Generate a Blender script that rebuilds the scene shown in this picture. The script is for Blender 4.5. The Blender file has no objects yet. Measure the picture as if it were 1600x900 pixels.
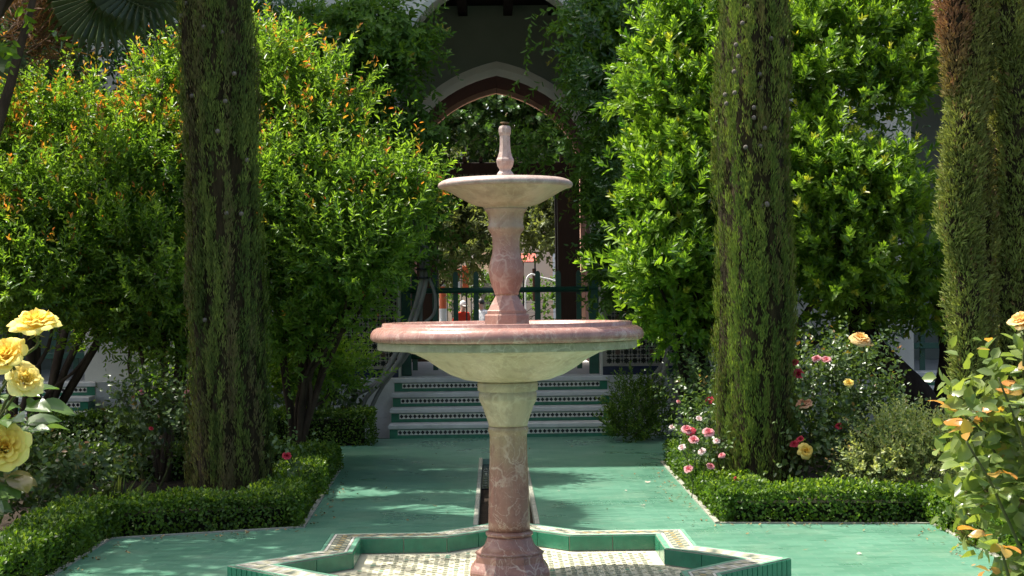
import bpy, math, random
import numpy as np
from mathutils import Vector, Matrix

random.seed(7)
RNG = np.random.default_rng(11)
sc = bpy.context.scene
COL = sc.collection

# ------------------------------------------------------------------ camera
FPX, YH, XV = 2400.0, 465.0, 772.0           # focal length, horizon row and vanishing column, in 1600x900 pixels
CAM = Vector((-0.065, 0.0, 1.5))
YAW = math.atan((800 - XV) / FPX)
PITCH = math.atan((YH - 450) / FPX)
ROLL = math.radians(0.65)
cam_data = bpy.data.cameras.new('camera')
cam_data.sensor_width = 36.0
cam_data.lens = 36.0 * FPX / 1600.0
cam_data.clip_start, cam_data.clip_end = 0.05, 2000.0
cam = bpy.data.objects.new('camera', cam_data)
COL.objects.link(cam)
CAM_ROT = Matrix.Rotation(-YAW, 3, 'Z') @ Matrix.Rotation(math.pi / 2 + PITCH, 3, 'X') @ Matrix.Rotation(-ROLL, 3, 'Z')
cam.matrix_world = Matrix.Translation(CAM) @ CAM_ROT.to_4x4()
sc.camera = cam

# ------------------------------------------------------------------ sky, sun, exposure
SUN_TO = Vector((-0.585, 0.30, 1.22)).normalized()
SUN_EL = math.asin(SUN_TO.z)
SUN_AZ = math.atan2(SUN_TO.x, SUN_TO.y)
world = bpy.data.worlds.new('World')
sc.world = world
world.use_nodes = True
wn = world.node_tree.nodes
sky_node = wn.new('ShaderNodeTexSky')
sky_node.sky_type = 'NISHITA'
sky_node.sun_disc = False
sky_node.sun_elevation = SUN_EL
sky_node.sun_rotation = SUN_AZ
sky_node.dust_density = 5.0
sky_node.ozone_density = 0.4
world.node_tree.links.new(sky_node.outputs[0], wn['Background'].inputs[0])
wn['Background'].inputs[1].default_value = 0.14
sun_data = bpy.data.lights.new('sun', 'SUN')
sun_data.energy = 4.6
sun_data.angle = math.radians(0.5)
sun_data.color = (1.0, 0.955, 0.87)
sun = bpy.data.objects.new('sun', sun_data)
COL.objects.link(sun)
sun.rotation_euler = SUN_TO.to_track_quat('Z', 'Y').to_euler()
sun.location = (-8, 12, 20)
sc.view_settings.view_transform = 'Standard'
sc.view_settings.look = 'None'
sc.view_settings.gamma = 1.0
sc.view_settings.exposure = 1.05
sc.view_settings.use_curve_mapping = False
sc.cycles.use_denoising = True
sc.cycles.max_bounces = 8
sc.cycles.diffuse_bounces = 4
sc.cycles.glossy_bounces = 3
sc.cycles.transmission_bounces = 4
sc.cycles.sample_clamp_indirect = 6.0


def at(px, py, d):
    """world point seen at pixel (px, py) of the 1600x900 photograph, at distance d along +Y"""
    v = CAM_ROT @ Vector(((px - 800) / FPX, (450 - py) / FPX, -1.0))
    return CAM + v * (d / v.y)


def npa(*a):
    return np.array(a, dtype=float)


def norm(a):
    return a / np.maximum(np.linalg.norm(a, axis=-1, keepdims=True), 1e-9)


# ------------------------------------------------------------------ materials
def mat(name):
    m = bpy.data.materials.new(name)
    m.use_nodes = True
    nt = m.node_tree
    return m, nt, nt.nodes['Principled BSDF']


def link(nt, a, b):
    nt.links.new(a, b)


def mixc(nt, fac, a, b, mode='MIX'):
    n = nt.nodes.new('ShaderNodeMix')
    n.data_type = 'RGBA'
    n.blend_type = mode
    for sock, val in ((n.inputs[0], fac), (n.inputs[6], a), (n.inputs[7], b)):
        if hasattr(val, 'is_linked'):
            nt.links.new(val, sock)
        elif isinstance(val, (int, float)):
            sock.default_value = val
        else:
            sock.default_value = (*val[:3], 1)
    return n.outputs[2]


def noise(nt, scale, detail=4, rough=0.55, vec=None, dist=0.0):
    n = nt.nodes.new('ShaderNodeTexNoise')
    n.inputs['Scale'].default_value = scale
    n.inputs['Detail'].default_value = detail
    n.inputs['Roughness'].default_value = rough
    n.inputs['Distortion'].default_value = dist
    if vec is not None:
        nt.links.new(vec, n.inputs['Vector'])
    return n


def ramp(nt, src, stops):
    r = nt.nodes.new('ShaderNodeValToRGB')
    el = r.color_ramp.elements
    while len(el) < len(stops):
        el.new(0.5)
    for e, (p, c) in zip(el, stops):
        e.position = p
        e.color = (*c, 1) if not isinstance(c, (int, float)) else (c, c, c, 1)
    nt.links.new(src, r.inputs[0])
    return r.outputs[0]


def coords(nt, kind='Object', scale=None):
    t = nt.nodes.new('ShaderNodeTexCoord')
    if scale is None:
        return t.outputs[kind]
    mp = nt.nodes.new('ShaderNodeMapping')
    mp.inputs['Scale'].default_value = scale
    nt.links.new(t.outputs[kind], mp.inputs[0])
    return mp.outputs[0]


def bump(nt, bs, height, strength, distance=0.01):
    b = nt.nodes.new('ShaderNodeBump')
    b.inputs['Strength'].default_value = strength
    b.inputs['Distance'].default_value = distance
    nt.links.new(height, b.inputs['Height'])
    nt.links.new(b.outputs[0], bs.inputs['Normal'])


def simple(name, c1, c2=None, scale=8.0, rough=0.7, bumpy=0.0, bscale=40.0, spec=0.5, stretch=None, metal=0.0):
    m, nt, bs = mat(name)
    vec = coords(nt, 'Object', stretch)
    if c2 is None:
        c2 = tuple(x * 0.72 for x in c1)
    n = noise(nt, scale, 5, 0.6, vec)
    link(nt, ramp(nt, n.outputs[0], [(0.32, c2), (0.68, c1)]), bs.inputs['Base Color'])
    bs.inputs['Roughness'].default_value = rough
    bs.inputs['Specular IOR Level'].default_value = spec * (0.25 if rough >= 0.7 else 1.0)
    bs.inputs['Metallic'].default_value = metal
    if bumpy:
        nb = noise(nt, bscale, 6, 0.65, vec)
        bump(nt, bs, nb.outputs[0], bumpy, 0.02)
    return m


def leaf_mat(name, c1, c2, tipcol=None, trans=0.4, rough=0.38, spec=0.5, tcol=None):
    """two-sided leaf: reflecting plus light passing through; 'rnd' varies each leaf, 'tip' marks young or dry leaves"""
    m, nt, bs = mat(name)
    a = nt.nodes.new('ShaderNodeAttribute')
    a.attribute_name = 'rnd'
    col = ramp(nt, a.outputs['Fac'], [(0.0, c2), (1.0, c1)])
    if tipcol is not None:
        t = nt.nodes.new('ShaderNodeAttribute')
        t.attribute_name = 'tip'
        col = mixc(nt, t.outputs['Fac'], col, tipcol)
    link(nt, col, bs.inputs['Base Color'])
    bs.inputs['Roughness'].default_value = rough
    bs.inputs['Specular IOR Level'].default_value = spec
    tr = nt.nodes.new('ShaderNodeBsdfTranslucent')
    tmul = tcol or (1.5, 1.45, 0.55)
    link(nt, mixc(nt, 1.0, col, tmul, 'MULTIPLY'), tr.inputs['Color'])
    mx = nt.nodes.new('ShaderNodeMixShader')
    mx.inputs[0].default_value = trans
    link(nt, bs.outputs[0], mx.inputs[1])
    link(nt, tr.outputs[0], mx.inputs[2])
    link(nt, mx.outputs[0], nt.nodes['Material Output'].inputs[0])
    return m


def marble(name, ca, cb, vein, patch, rough=0.32, scale=3.0, zmix=None):
    """veined marble; zmix = (z0, z1, other colour) lets the block change to another bed of stone with height"""
    m, nt, bs = mat(name)
    vec = coords(nt, 'Object')
    n1 = noise(nt, scale, 6, 0.62, vec, 0.8)
    col = ramp(nt, n1.outputs[0], [(0.3, ca), (0.7, cb)])
    if zmix:
        sep = nt.nodes.new('ShaderNodeSeparateXYZ')
        link(nt, vec, sep.inputs[0])
        add = nt.nodes.new('ShaderNodeMath')
        add.operation = 'MULTIPLY_ADD'
        nz = noise(nt, 5, 4, 0.6, vec)
        link(nt, nz.outputs[0], add.inputs[0])
        add.inputs[1].default_value = 0.3
        link(nt, sep.outputs[2], add.inputs[2])
        mr = nt.nodes.new('ShaderNodeMapRange')
        mr.inputs[1].default_value, mr.inputs[2].default_value = zmix[0] + .15, zmix[1] + .15
        link(nt, add.outputs[0], mr.inputs[0])
        col = mixc(nt, mr.outputs[0], col, zmix[2])
    n2 = noise(nt, scale * 2.7, 5, 0.7, vec, 0.4)
    col = mixc(nt, ramp(nt, n2.outputs[0], [(0.52, 0.0), (0.75, 0.75)]), col, patch)
    w = noise(nt, scale * 1.3, 5, 0.55, vec, 1.3)
    v = ramp(nt, w.outputs[0], [(0.484, 0.0), (0.5, 0.6), (0.513, 0.0)])
    col = mixc(nt, v, col, vein)
    w2 = noise(nt, scale * 2.2, 3, 0.5, coords(nt, 'Object', (1.2, 1.2, .6)), 2.0)
    v2 = ramp(nt, w2.outputs[0], [(0.49, 0.0), (0.5, 0.4), (0.508, 0.0)])
    col = mixc(nt, v2, col, vein)
    wn_ = noise(nt, 5.0, 3, 0.6, vec)
    wv = nt.nodes.new('ShaderNodeMix')
    wv.data_type = 'RGBA'
    wv.blend_type = 'LINEAR_LIGHT'
    wv.inputs[0].default_value = 0.12
    link(nt, vec, wv.inputs[6])
    link(nt, wn_.outputs[1], wv.inputs[7])
    vo = nt.nodes.new('ShaderNodeTexVoronoi')
    vo.feature = 'DISTANCE_TO_EDGE'
    vo.inputs['Scale'].default_value = scale * 1.9
    link(nt, wv.outputs[2], vo.inputs['Vector'])
    vm = ramp(nt, vo.outputs['Distance'], [(0.0, 0.8), (0.03, 0.45), (0.06, 0.0)])
    vk = noise(nt, 3.5, 2, 0.5, vec)
    vm2 = mixc(nt, ramp(nt, vk.outputs[0], [(0.46, 0.0), (0.60, 1.0)]), (0, 0, 0), vm)
    col = mixc(nt, vm2, col, vein)
    st_ = noise(nt, 1.0, 4, 0.6, coords(nt, 'Object', (16, 16, 1.6)))
    col = mixc(nt, ramp(nt, st_.outputs[0], [(0.5, 0.0), (0.72, 0.55)]), col, tuple(0.55 * c + .02 for c in ca))
    sp = noise(nt, 60, 3, 0.7, vec)
    col = mixc(nt, ramp(nt, sp.outputs[0], [(0.58, 0.0), (0.75, 0.35)]), col, tuple(c * 0.45 for c in ca))
    link(nt, col, bs.inputs['Base Color'])
    rr = ramp(nt, n2.outputs[0], [(0.3, rough * 0.75), (0.7, rough * 1.5)])
    link(nt, rr, bs.inputs['Roughness'])
    bump(nt, bs, sp.outputs[0], 0.25, 0.004)
    return m


def glazed(name, c1, c2, bw=0.14, bh=0.07, rough=0.3, grout=(0.16, 0.27, 0.2), scale=1.0, wave=0.3):
    """small hand-cut glazed tiles, seen too flat to part them one by one"""
    m, nt, bs = mat(name)
    vec = coords(nt, 'Object')
    b = nt.nodes.new('ShaderNodeTexBrick')
    b.offset = 0.5
    b.inputs['Color1'].default_value = (0, 0, 0, 1)
    b.inputs['Color2'].default_value = (1, 1, 1, 1)
    b.inputs['Mortar'].default_value = (0.5, 0.5, 0.5, 1)
    b.inputs['Scale'].default_value = scale
    b.inputs['Mortar Size'].default_value = 0.0022
    b.inputs['Mortar Smooth'].default_value = 0.2
    b.inputs['Bias'].default_value = 0.0
    b.inputs['Brick Width'].default_value = bw
    b.inputs['Row Height'].default_value = bh
    link(nt, vec, b.inputs['Vector'])
    big = noise(nt, 1.1, 5, 0.6, vec)
    fine = noise(nt, 30, 4, 0.6, vec)
    col = mixc(nt, ramp(nt, b.outputs['Color'], [(0.1, 0.0), (0.9, 1.0)]), c1, c2)
    col = mixc(nt, ramp(nt, big.outputs[0], [(0.35, 0.0), (0.7, 0.35)]), col, tuple(0.5 * (x + y) * 1.12 for x, y in zip(c1, c2)))
    col = mixc(nt, ramp(nt, fine.outputs[0], [(0.45, 0.0), (0.75, 0.25)]), col, tuple(x * 0.75 for x in c1))
    col = mixc(nt, b.outputs['Fac'], col, grout)
    dirt = noise(nt, 2.3, 6, 0.7, vec, 0.0)
    col = mixc(nt, ramp(nt, dirt.outputs[0], [(0.5, 0.0), (0.75, 0.4)]), col, (0.24, 0.33, 0.23))
    link(nt, col, bs.inputs['Base Color'])
    link(nt, ramp(nt, big.outputs[0], [(0.3, rough * 0.7), (0.7, rough * 1.6)]), bs.inputs['Roughness'])
    add = nt.nodes.new('ShaderNodeMath')
    add.operation = 'MULTIPLY_ADD'
    link(nt, b.outputs['Color'], add.inputs[0])
    add.inputs[1].default_value = wave
    link(nt, fine.outputs[0], add.inputs[2])
    sub = nt.nodes.new('ShaderNodeMath')
    sub.operation = 'SUBTRACT'
    link(nt, add.outputs[0], sub.inputs[0])
    link(nt, b.outputs['Fac'], sub.inputs[1])
    bump(nt, bs, sub.outputs[0], 0.12, 0.002)
    return m


M = {}
M['tile_floor'] = glazed('green_glazed_paving', (0.070, 0.195, 0.126), (0.104, 0.250, 0.166))
M['tile_green'] = simple('green_glazed_tile', (0.030, 0.200, 0.110), (0.018, 0.130, 0.070), 9, 0.22, 0.08, 60)
M['tile_green_pale'] = simple('pale_green_tile', (0.22, 0.46, 0.31), (0.15, 0.36, 0.24), 9, 0.3)
M['tile_white'] = simple('cream_tile', (0.74, 0.72, 0.62), (0.62, 0.61, 0.52), 11, 0.35)
M['tile_cream'] = simple('straw_tile', (0.52, 0.49, 0.33), (0.42, 0.42, 0.30), 13, 0.35)
M['tile_ochre'] = simple('ochre_tile', (0.46, 0.34, 0.13), (0.38, 0.30, 0.14), 13, 0.35)
M['tile_grey'] = simple('grey_green_tile', (0.20, 0.235, 0.19), (0.13, 0.16, 0.13), 13, 0.35)
M['tile_black'] = simple('black_tile', (0.012, 0.014, 0.016), (0.006, 0.008, 0.01), 13, 0.25)
M['tile_navy'] = simple('navy_tile', (0.014, 0.022, 0.06), (0.008, 0.012, 0.035), 13, 0.3)
M['tile_brown'] = simple('brown_tile', (0.12, 0.06, 0.04), (0.07, 0.04, 0.03), 13, 0.3)
M['grout'] = simple('weathered_grout', (0.36, 0.36, 0.29), (0.22, 0.23, 0.18), 14, 0.85, 0.2)
M['tile_bed'] = simple('dull_tan_tile', (0.34, 0.31, 0.25), (0.22, 0.20, 0.16), 9, 0.5)
M['tile_dot'] = simple('faded_olive_tile', (0.34, 0.35, 0.24), (0.24, 0.26, 0.18), 13, 0.4)
M['floor_cream'] = simple('cream_mosaic_ground', (0.66, 0.62, 0.45), (0.52, 0.50, 0.37), 7, 0.45, 0.1)
M['tread'] = simple('worn_white_marble_tread', (0.60, 0.61, 0.57), (0.46, 0.47, 0.44), 6, 0.5, 0.05)
M['stucco'] = simple('white_stucco', (0.66, 0.65, 0.56), (0.54, 0.53, 0.45), 1.6, 0.9, 0.25, 30)
M['plinth'] = simple('stained_white_plinth', (0.62, 0.62, 0.58), (0.36, 0.37, 0.33), 1.9, 0.9, 0.3, 25)
M['gallery'] = simple('grey_green_wall', (0.27, 0.30, 0.25), (0.22, 0.245, 0.20), 1.3, 0.9, 0.15, 25)  # even grey-green, varied a little by noise
M['dark_wood'] = simple('dark_stained_wood', (0.014, 0.008, 0.006), (0.008, 0.005, 0.004), 8, 0.7, 0.3, 30, stretch=(6, 6, 0.6))
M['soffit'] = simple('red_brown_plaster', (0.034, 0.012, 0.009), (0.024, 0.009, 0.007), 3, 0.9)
M['trim'] = simple('pale_rose_plaster', (0.90, 0.85, 0.76), (0.80, 0.74, 0.66), 4, 0.85, 0.2)
M['rear_lit_trim'] = simple('sunlit_edge_plaster', (0.80, 0.48, 0.36), (0.70, 0.42, 0.32), 4, 0.85)  # bright salmon: the light on the rear arch edge, put into its colour
M['green_paint'] = simple('dark_green_paint', (0.012, 0.085, 0.052), (0.008, 0.055, 0.035), 12, 0.4, 0.1)
M['soil'] = simple('dark_garden_soil', (0.045, 0.033, 0.022), (0.02, 0.015, 0.01), 12, 0.95, 1.0, 22)
M['ground'] = simple('dusty_ground', (0.20, 0.18, 0.14), (0.13, 0.12, 0.09), 0.7, 0.95, 0.5, 8)
M['asphalt'] = simple('street_asphalt', (0.075, 0.072, 0.068), (0.05, 0.05, 0.048), 3, 0.9, 0.4, 60)
M['marble_pink'] = marble('rose_marble', (0.27, 0.130, 0.102), (0.37, 0.205, 0.163), (0.50, 0.37, 0.30), (0.15, 0.06, 0.048), 0.25, 4.6)
M['marble_shaft'] = marble('rose_and_tan_marble', (0.215, 0.098, 0.073), (0.30, 0.160, 0.120), (0.52, 0.42, 0.33), (0.145, 0.055, 0.042), 0.36, 4.2,
                           (0.55, 0.80, (0.31, 0.235, 0.14)))
M['marble_column'] = marble('rose_and_cream_marble', (0.29, 0.145, 0.105), (0.37, 0.21, 0.155), (0.50, 0.38, 0.30), (0.20, 0.09, 0.065), 0.36, 4.0,
                            (1.74, 1.86, (0.38, 0.29, 0.20)))
M['marble_cream'] = marble('greenish_cream_marble', (0.33, 0.29, 0.185), (0.42, 0.355, 0.235), (0.50, 0.45, 0.31), (0.26, 0.195, 0.11), 0.45, 2.6)
M['marble_moss'] = marble('mossy_marble_band', (0.235, 0.235, 0.14), (0.32, 0.30, 0.19), (0.42, 0.40, 0.28), (0.17, 0.165, 0.10), 0.6, 6)
M['marble_pale'] = marble('pale_weathered_marble', (0.33, 0.235, 0.195), (0.43, 0.34, 0.29), (0.50, 0.42, 0.36), (0.24, 0.12, 0.095), 0.5, 6)
M['bark'] = simple('grey_brown_bark', (0.085, 0.062, 0.042), (0.035, 0.026, 0.018), 9, 0.95, 1.0, 26, stretch=(1, 1, 0.3))
M['dark_bark'] = simple('dark_bark', (0.030, 0.022, 0.016), (0.014, 0.010, 0.008), 9, 0.95, 1.0, 22, stretch=(1, 1, 0.3))
M['vine_bark'] = simple('smooth_grey_vine_bark', (0.25, 0.24, 0.21), (0.14, 0.14, 0.12), 10, 0.8, 0.4, 30, stretch=(1, 1, 0.4))
M['twig'] = simple('green_twig', (0.10, 0.12, 0.04), (0.07, 0.075, 0.03), 10, 0.7)
M['red_twig'] = simple('reddish_twig', (0.16, 0.075, 0.04), (0.09, 0.06, 0.03), 10, 0.7)
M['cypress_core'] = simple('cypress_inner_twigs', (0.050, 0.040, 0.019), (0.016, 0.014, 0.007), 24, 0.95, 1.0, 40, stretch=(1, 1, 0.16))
M['cone'] = simple('grey_cypress_cone', (0.22, 0.20, 0.165), (0.12, 0.105, 0.085), 60, 0.8, 0.5, 90)
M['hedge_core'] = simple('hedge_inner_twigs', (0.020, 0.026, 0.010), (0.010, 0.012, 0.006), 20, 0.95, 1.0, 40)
M['black_tie'] = simple('black_rubber_tie', (0.012, 0.012, 0.012), (0.008, 0.008, 0.008), 10, 0.6)

M['pomegranate'] = leaf_mat('pomegranate_leaf', (0.250, 0.385, 0.050), (0.072, 0.165, 0.026), (0.66, 0.17, 0.05), 0.52, 0.36, 0.45, (1.4, 1.45, 0.55))
M['pittosporum'] = leaf_mat('pittosporum_leaf', (0.245, 0.380, 0.044), (0.055, 0.145, 0.020), (0.46, 0.42, 0.06), 0.52, 0.38, 0.45, (1.38, 1.42, 0.5))
M['wisteria'] = leaf_mat('wisteria_leaf', (0.130, 0.250, 0.034), (0.060, 0.140, 0.022), (0.30, 0.22, 0.07), 0.42, 0.55, 0.3)
M['ivy'] = leaf_mat('ivy_leaf', (0.075, 0.165, 0.040), (0.030, 0.080, 0.022), None, 0.3, 0.28, 0.6)
M['street_leaf'] = leaf_mat('olive_grey_leaf', (0.20, 0.235, 0.095), (0.085, 0.115, 0.045), None, 0.45, 0.5, 0.4)
M['cypress'] = leaf_mat('cypress_spray', (0.205, 0.265, 0.055), (0.055, 0.090, 0.020), (0.150, 0.115, 0.060), 0.28, 0.7, 0.2, (1.2, 1.2, 0.6))
M['cypress_moss'] = leaf_mat('mossy_cypress_spray', (0.255, 0.335, 0.058), (0.075, 0.125, 0.026), (0.20, 0.15, 0.065), 0.32, 0.7, 0.2, (1.2, 1.25, 0.6))
M['cypress_soft'] = leaf_mat('soft_cypress_spray', (0.29, 0.33, 0.085), (0.10, 0.135, 0.032), (0.27, 0.140, 0.078), 0.25, 0.7, 0.2, (1.2, 1.2, 0.6))
M['box'] = leaf_mat('box_leaf', (0.110, 0.215, 0.020), (0.034, 0.082, 0.010), (0.22, 0.33, 0.040), 0.42, 0.45, 0.4)
M['rose_leaf'] = leaf_mat('rose_leaf', (0.105, 0.170, 0.048), (0.045, 0.085, 0.026), (0.30, 0.13, 0.045), 0.35, 0.36, 0.5)
M['rose_leaf_sun'] = leaf_mat('sunlit_rose_leaf', (0.215, 0.275, 0.080), (0.085, 0.140, 0.038), (0.52, 0.23, 0.055), 0.45, 0.30, 0.5)  # brighter copy of the rose leaf, sunlight put into the colour
M['variegated'] = leaf_mat('variegated_leaf', (0.50, 0.54, 0.24), (0.14, 0.23, 0.07), (0.42, 0.25, 0.14), 0.4, 0.45, 0.4)
M['strap'] = leaf_mat('strap_leaf', (0.15, 0.20, 0.06), (0.05, 0.09, 0.03), None, 0.3, 0.35, 0.5)
M['palm'] = leaf_mat('fan_palm_leaf', (0.085, 0.125, 0.050), (0.045, 0.075, 0.030), (0.22, 0.18, 0.11), 0.3, 0.4, 0.5, (1.3, 1.35, 0.6))


def petal_mat(name, c1, c2, trans=0.35):
    m, nt, bs = mat(name)
    a = nt.nodes.new('ShaderNodeAttribute')
    a.attribute_name = 'rnd'
    col = ramp(nt, a.outputs['Fac'], [(0.0, c2), (1.0, c1)])
    link(nt, col, bs.inputs['Base Color'])
    bs.inputs['Roughness'].default_value = 0.65
    bs.inputs['Specular IOR Level'].default_value = 0.25
    tr = nt.nodes.new('ShaderNodeBsdfTranslucent')
    link(nt, col, tr.inputs['Color'])
    mx = nt.nodes.new('ShaderNodeMixShader')
    mx.inputs[0].default_value = trans
    link(nt, bs.outputs[0], mx.inputs[1])
    link(nt, tr.outputs[0], mx.inputs[2])
    link(nt, mx.outputs[0], nt.nodes['Material Output'].inputs[0])
    return m


M['petal_yellow'] = petal_mat('yellow_petal', (0.93, 0.80, 0.24), (0.90, 0.60, 0.07))
M['petal_white'] = petal_mat('blush_white_petal', (0.82, 0.72, 0.68), (0.74, 0.46, 0.46))
M['petal_lemon'] = petal_mat('lemon_petal', (0.92, 0.84, 0.36), (0.90, 0.66, 0.10))
M['petal_pink'] = petal_mat('pink_petal', (0.78, 0.42, 0.42), (0.66, 0.10, 0.15))
M['petal_red'] = petal_mat('crimson_petal', (0.62, 0.06, 0.09), (0.42, 0.02, 0.04))
M['petal_peach'] = petal_mat('peach_petal', (0.78, 0.46, 0.27), (0.66, 0.30, 0.14))
M['petal_cream'] = petal_mat('cream_yellow_petal', (0.88, 0.66, 0.32), (0.78, 0.46, 0.10))


# ------------------------------------------------------------------ mesh helpers
class MB:
    def __init__(self):
        self.v, self.f, self.mi, self.sm = [], [], [], []

    def add(self, verts, faces, m=0, smooth=False):
        o = len(self.v)
        self.v += [tuple(p) for p in verts]
        for f in faces:
            self.f.append([i + o for i in f])
            self.mi.append(m)
            self.sm.append(smooth)
        return self

    def box(self, x0, x1, y0, y1, z0, z1, m=0, bev=0.0):
        if bev <= 0:
            v = [(x0, y0, z0), (x1, y0, z0), (x1, y1, z0), (x0, y1, z0), (x0, y0, z1), (x1, y0, z1), (x1, y1, z1), (x0, y1, z1)]
            return self.add(v, [(3, 2, 1, 0), (4, 5, 6, 7), (0, 1, 5, 4), (1, 2, 6, 5), (2, 3, 7, 6), (3, 0, 4, 7)], m)
        b = bev
        ring = lambda e, z: [(x0 + e, y0 + e, z), (x1 - e, y0 + e, z), (x1 - e, y1 - e, z), (x0 + e, y1 - e, z)]
        v = ring(b, z0) + ring(0, z0 + b) + ring(0, z1 - b) + ring(b, z1)
        f = [(3, 2, 1, 0), (12, 13, 14, 15)]
        for k in range(3):
            for i in range(4):
                j = (i + 1) % 4
                f.append((k * 4 + i, k * 4 + j, k * 4 + 4 + j, k * 4 + 4 + i))
        return self.add(v, f, m)

    def prism(self, poly, z0, z1, m=0, mtop=None):
        n = len(poly)
        v = [(x, y, z0) for x, y in poly] + [(x, y, z1) for x, y in poly]
        self.add(v, [(i, (i + 1) % n, n + (i + 1) % n, n + i) for i in range(n)], m)
        self.add(v[n:], [tuple(range(n))], m if mtop is None else mtop)
        return self.add(v[:n], [tuple(reversed(range(n)))], m)

    def lathe(self, prof, n=48, m=0, smooth=True, c=(0, 0), rot=0.0, caps=True):
        v = []
        for r, z in prof:
            for k in range(n):
                a = 2 * math.pi * k / n + rot
                v.append((c[0] + r * math.cos(a), c[1] + r * math.sin(a), z))
        f = []
        for i in range(len(prof) - 1):
            for k in range(n):
                j = (k + 1) % n
                f.append((i * n + k, i * n + j, (i + 1) * n + j, (i + 1) * n + k))
        if caps:
            f.append(tuple(reversed(range(n))))
            f.append(tuple(range((len(prof) - 1) * n, len(prof) * n)))
        return self.add(v, f, m, smooth)

    def tube(self, pts, rad, n=8, m=0, smooth=True):
        pts = [Vector(p) for p in pts]
        if isinstance(rad, (int, float)):
            rad = [rad] * len(pts)
        v, f = [], []
        up = Vector((0.13, 0.31, 0.94)).normalized()
        for i, p in enumerate(pts):
            t = (pts[min(i + 1, len(pts) - 1)] - pts[max(i - 1, 0)]).normalized()
            a = t.cross(up)
            if a.length < 1e-3:
                a = t.cross(Vector((1, 0, 0)))
            a.normalize()
            b = t.cross(a)
            for k in range(n):
                q = 2 * math.pi * k / n
                v.append(p + (a * math.cos(q) + b * math.sin(q)) * rad[i])
        for i in range(len(pts) - 1):
            for k in range(n):
                j = (k + 1) % n
                f.append((i * n + k, (i + 1) * n + k, (i + 1) * n + j, i * n + j))
        f.append(tuple(range(n)))
        f.append(tuple(reversed(range((len(pts) - 1) * n, len(pts) * n))))
        return self.add(v, f, m, smooth)

    def mesh(self, name, mats):
        me = bpy.data.meshes.new(name)
        me.from_pydata(self.v, [], self.f)
        for m_ in mats:
            me.materials.append(m_)
        me.polygons.foreach_set('material_index', self.mi)
        me.polygons.foreach_set('use_smooth', self.sm)
        me.update()
        return me

    def build(self, name, mats, parent=None, loc=None):
        if not isinstance(mats, (list, tuple)):
            mats = [mats]
        return put(name, self.mesh(name, mats), parent, loc)


def put(name, me, parent=None, loc=None):
    o = bpy.data.objects.new(name, me)
    COL.objects.link(o)
    if parent is not None:
        o.parent = parent
    if loc is not None:
        o.location = loc
    return o


def tag(o, label=None, cat=None, group=None, kind=None):
    if label:
        o['label'] = label
    if cat:
        o['category'] = cat
    if group:
        o['group'] = group
    if kind:
        o['kind'] = kind
    return o


def thing(name, label, cat, loc=(0, 0, 0), group=None):
    o = bpy.data.objects.new(name, None)
    o.empty_display_size = 0.1
    COL.objects.link(o)
    o.location = loc
    return tag(o, label, cat, group)


def copy_tree(o, parent=None):
    c = o.copy()
    COL.objects.link(c)
    c.parent = parent
    for ch in o.children:
        copy_tree(ch, c)
    return c


def curve_pts(pts, n=24):
    """smooth Catmull-Rom through points"""
    P = [Vector(p) for p in pts]
    P = [P[0] * 2 - P[1]] + P + [P[-1] * 2 - P[-2]]
    out = []
    segs = len(P) - 3
    for i in range(n + 1):
        t = i / n * segs
        k = min(int(t), segs - 1)
        u = t - k
        a, b, c, d = P[k:k + 4]
        out.append(0.5 * ((2 * b) + (c - a) * u + (2 * a - 5 * b + 4 * c - d) * u * u + (3 * b - a - 3 * c + d) * u ** 3))
    return out


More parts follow.
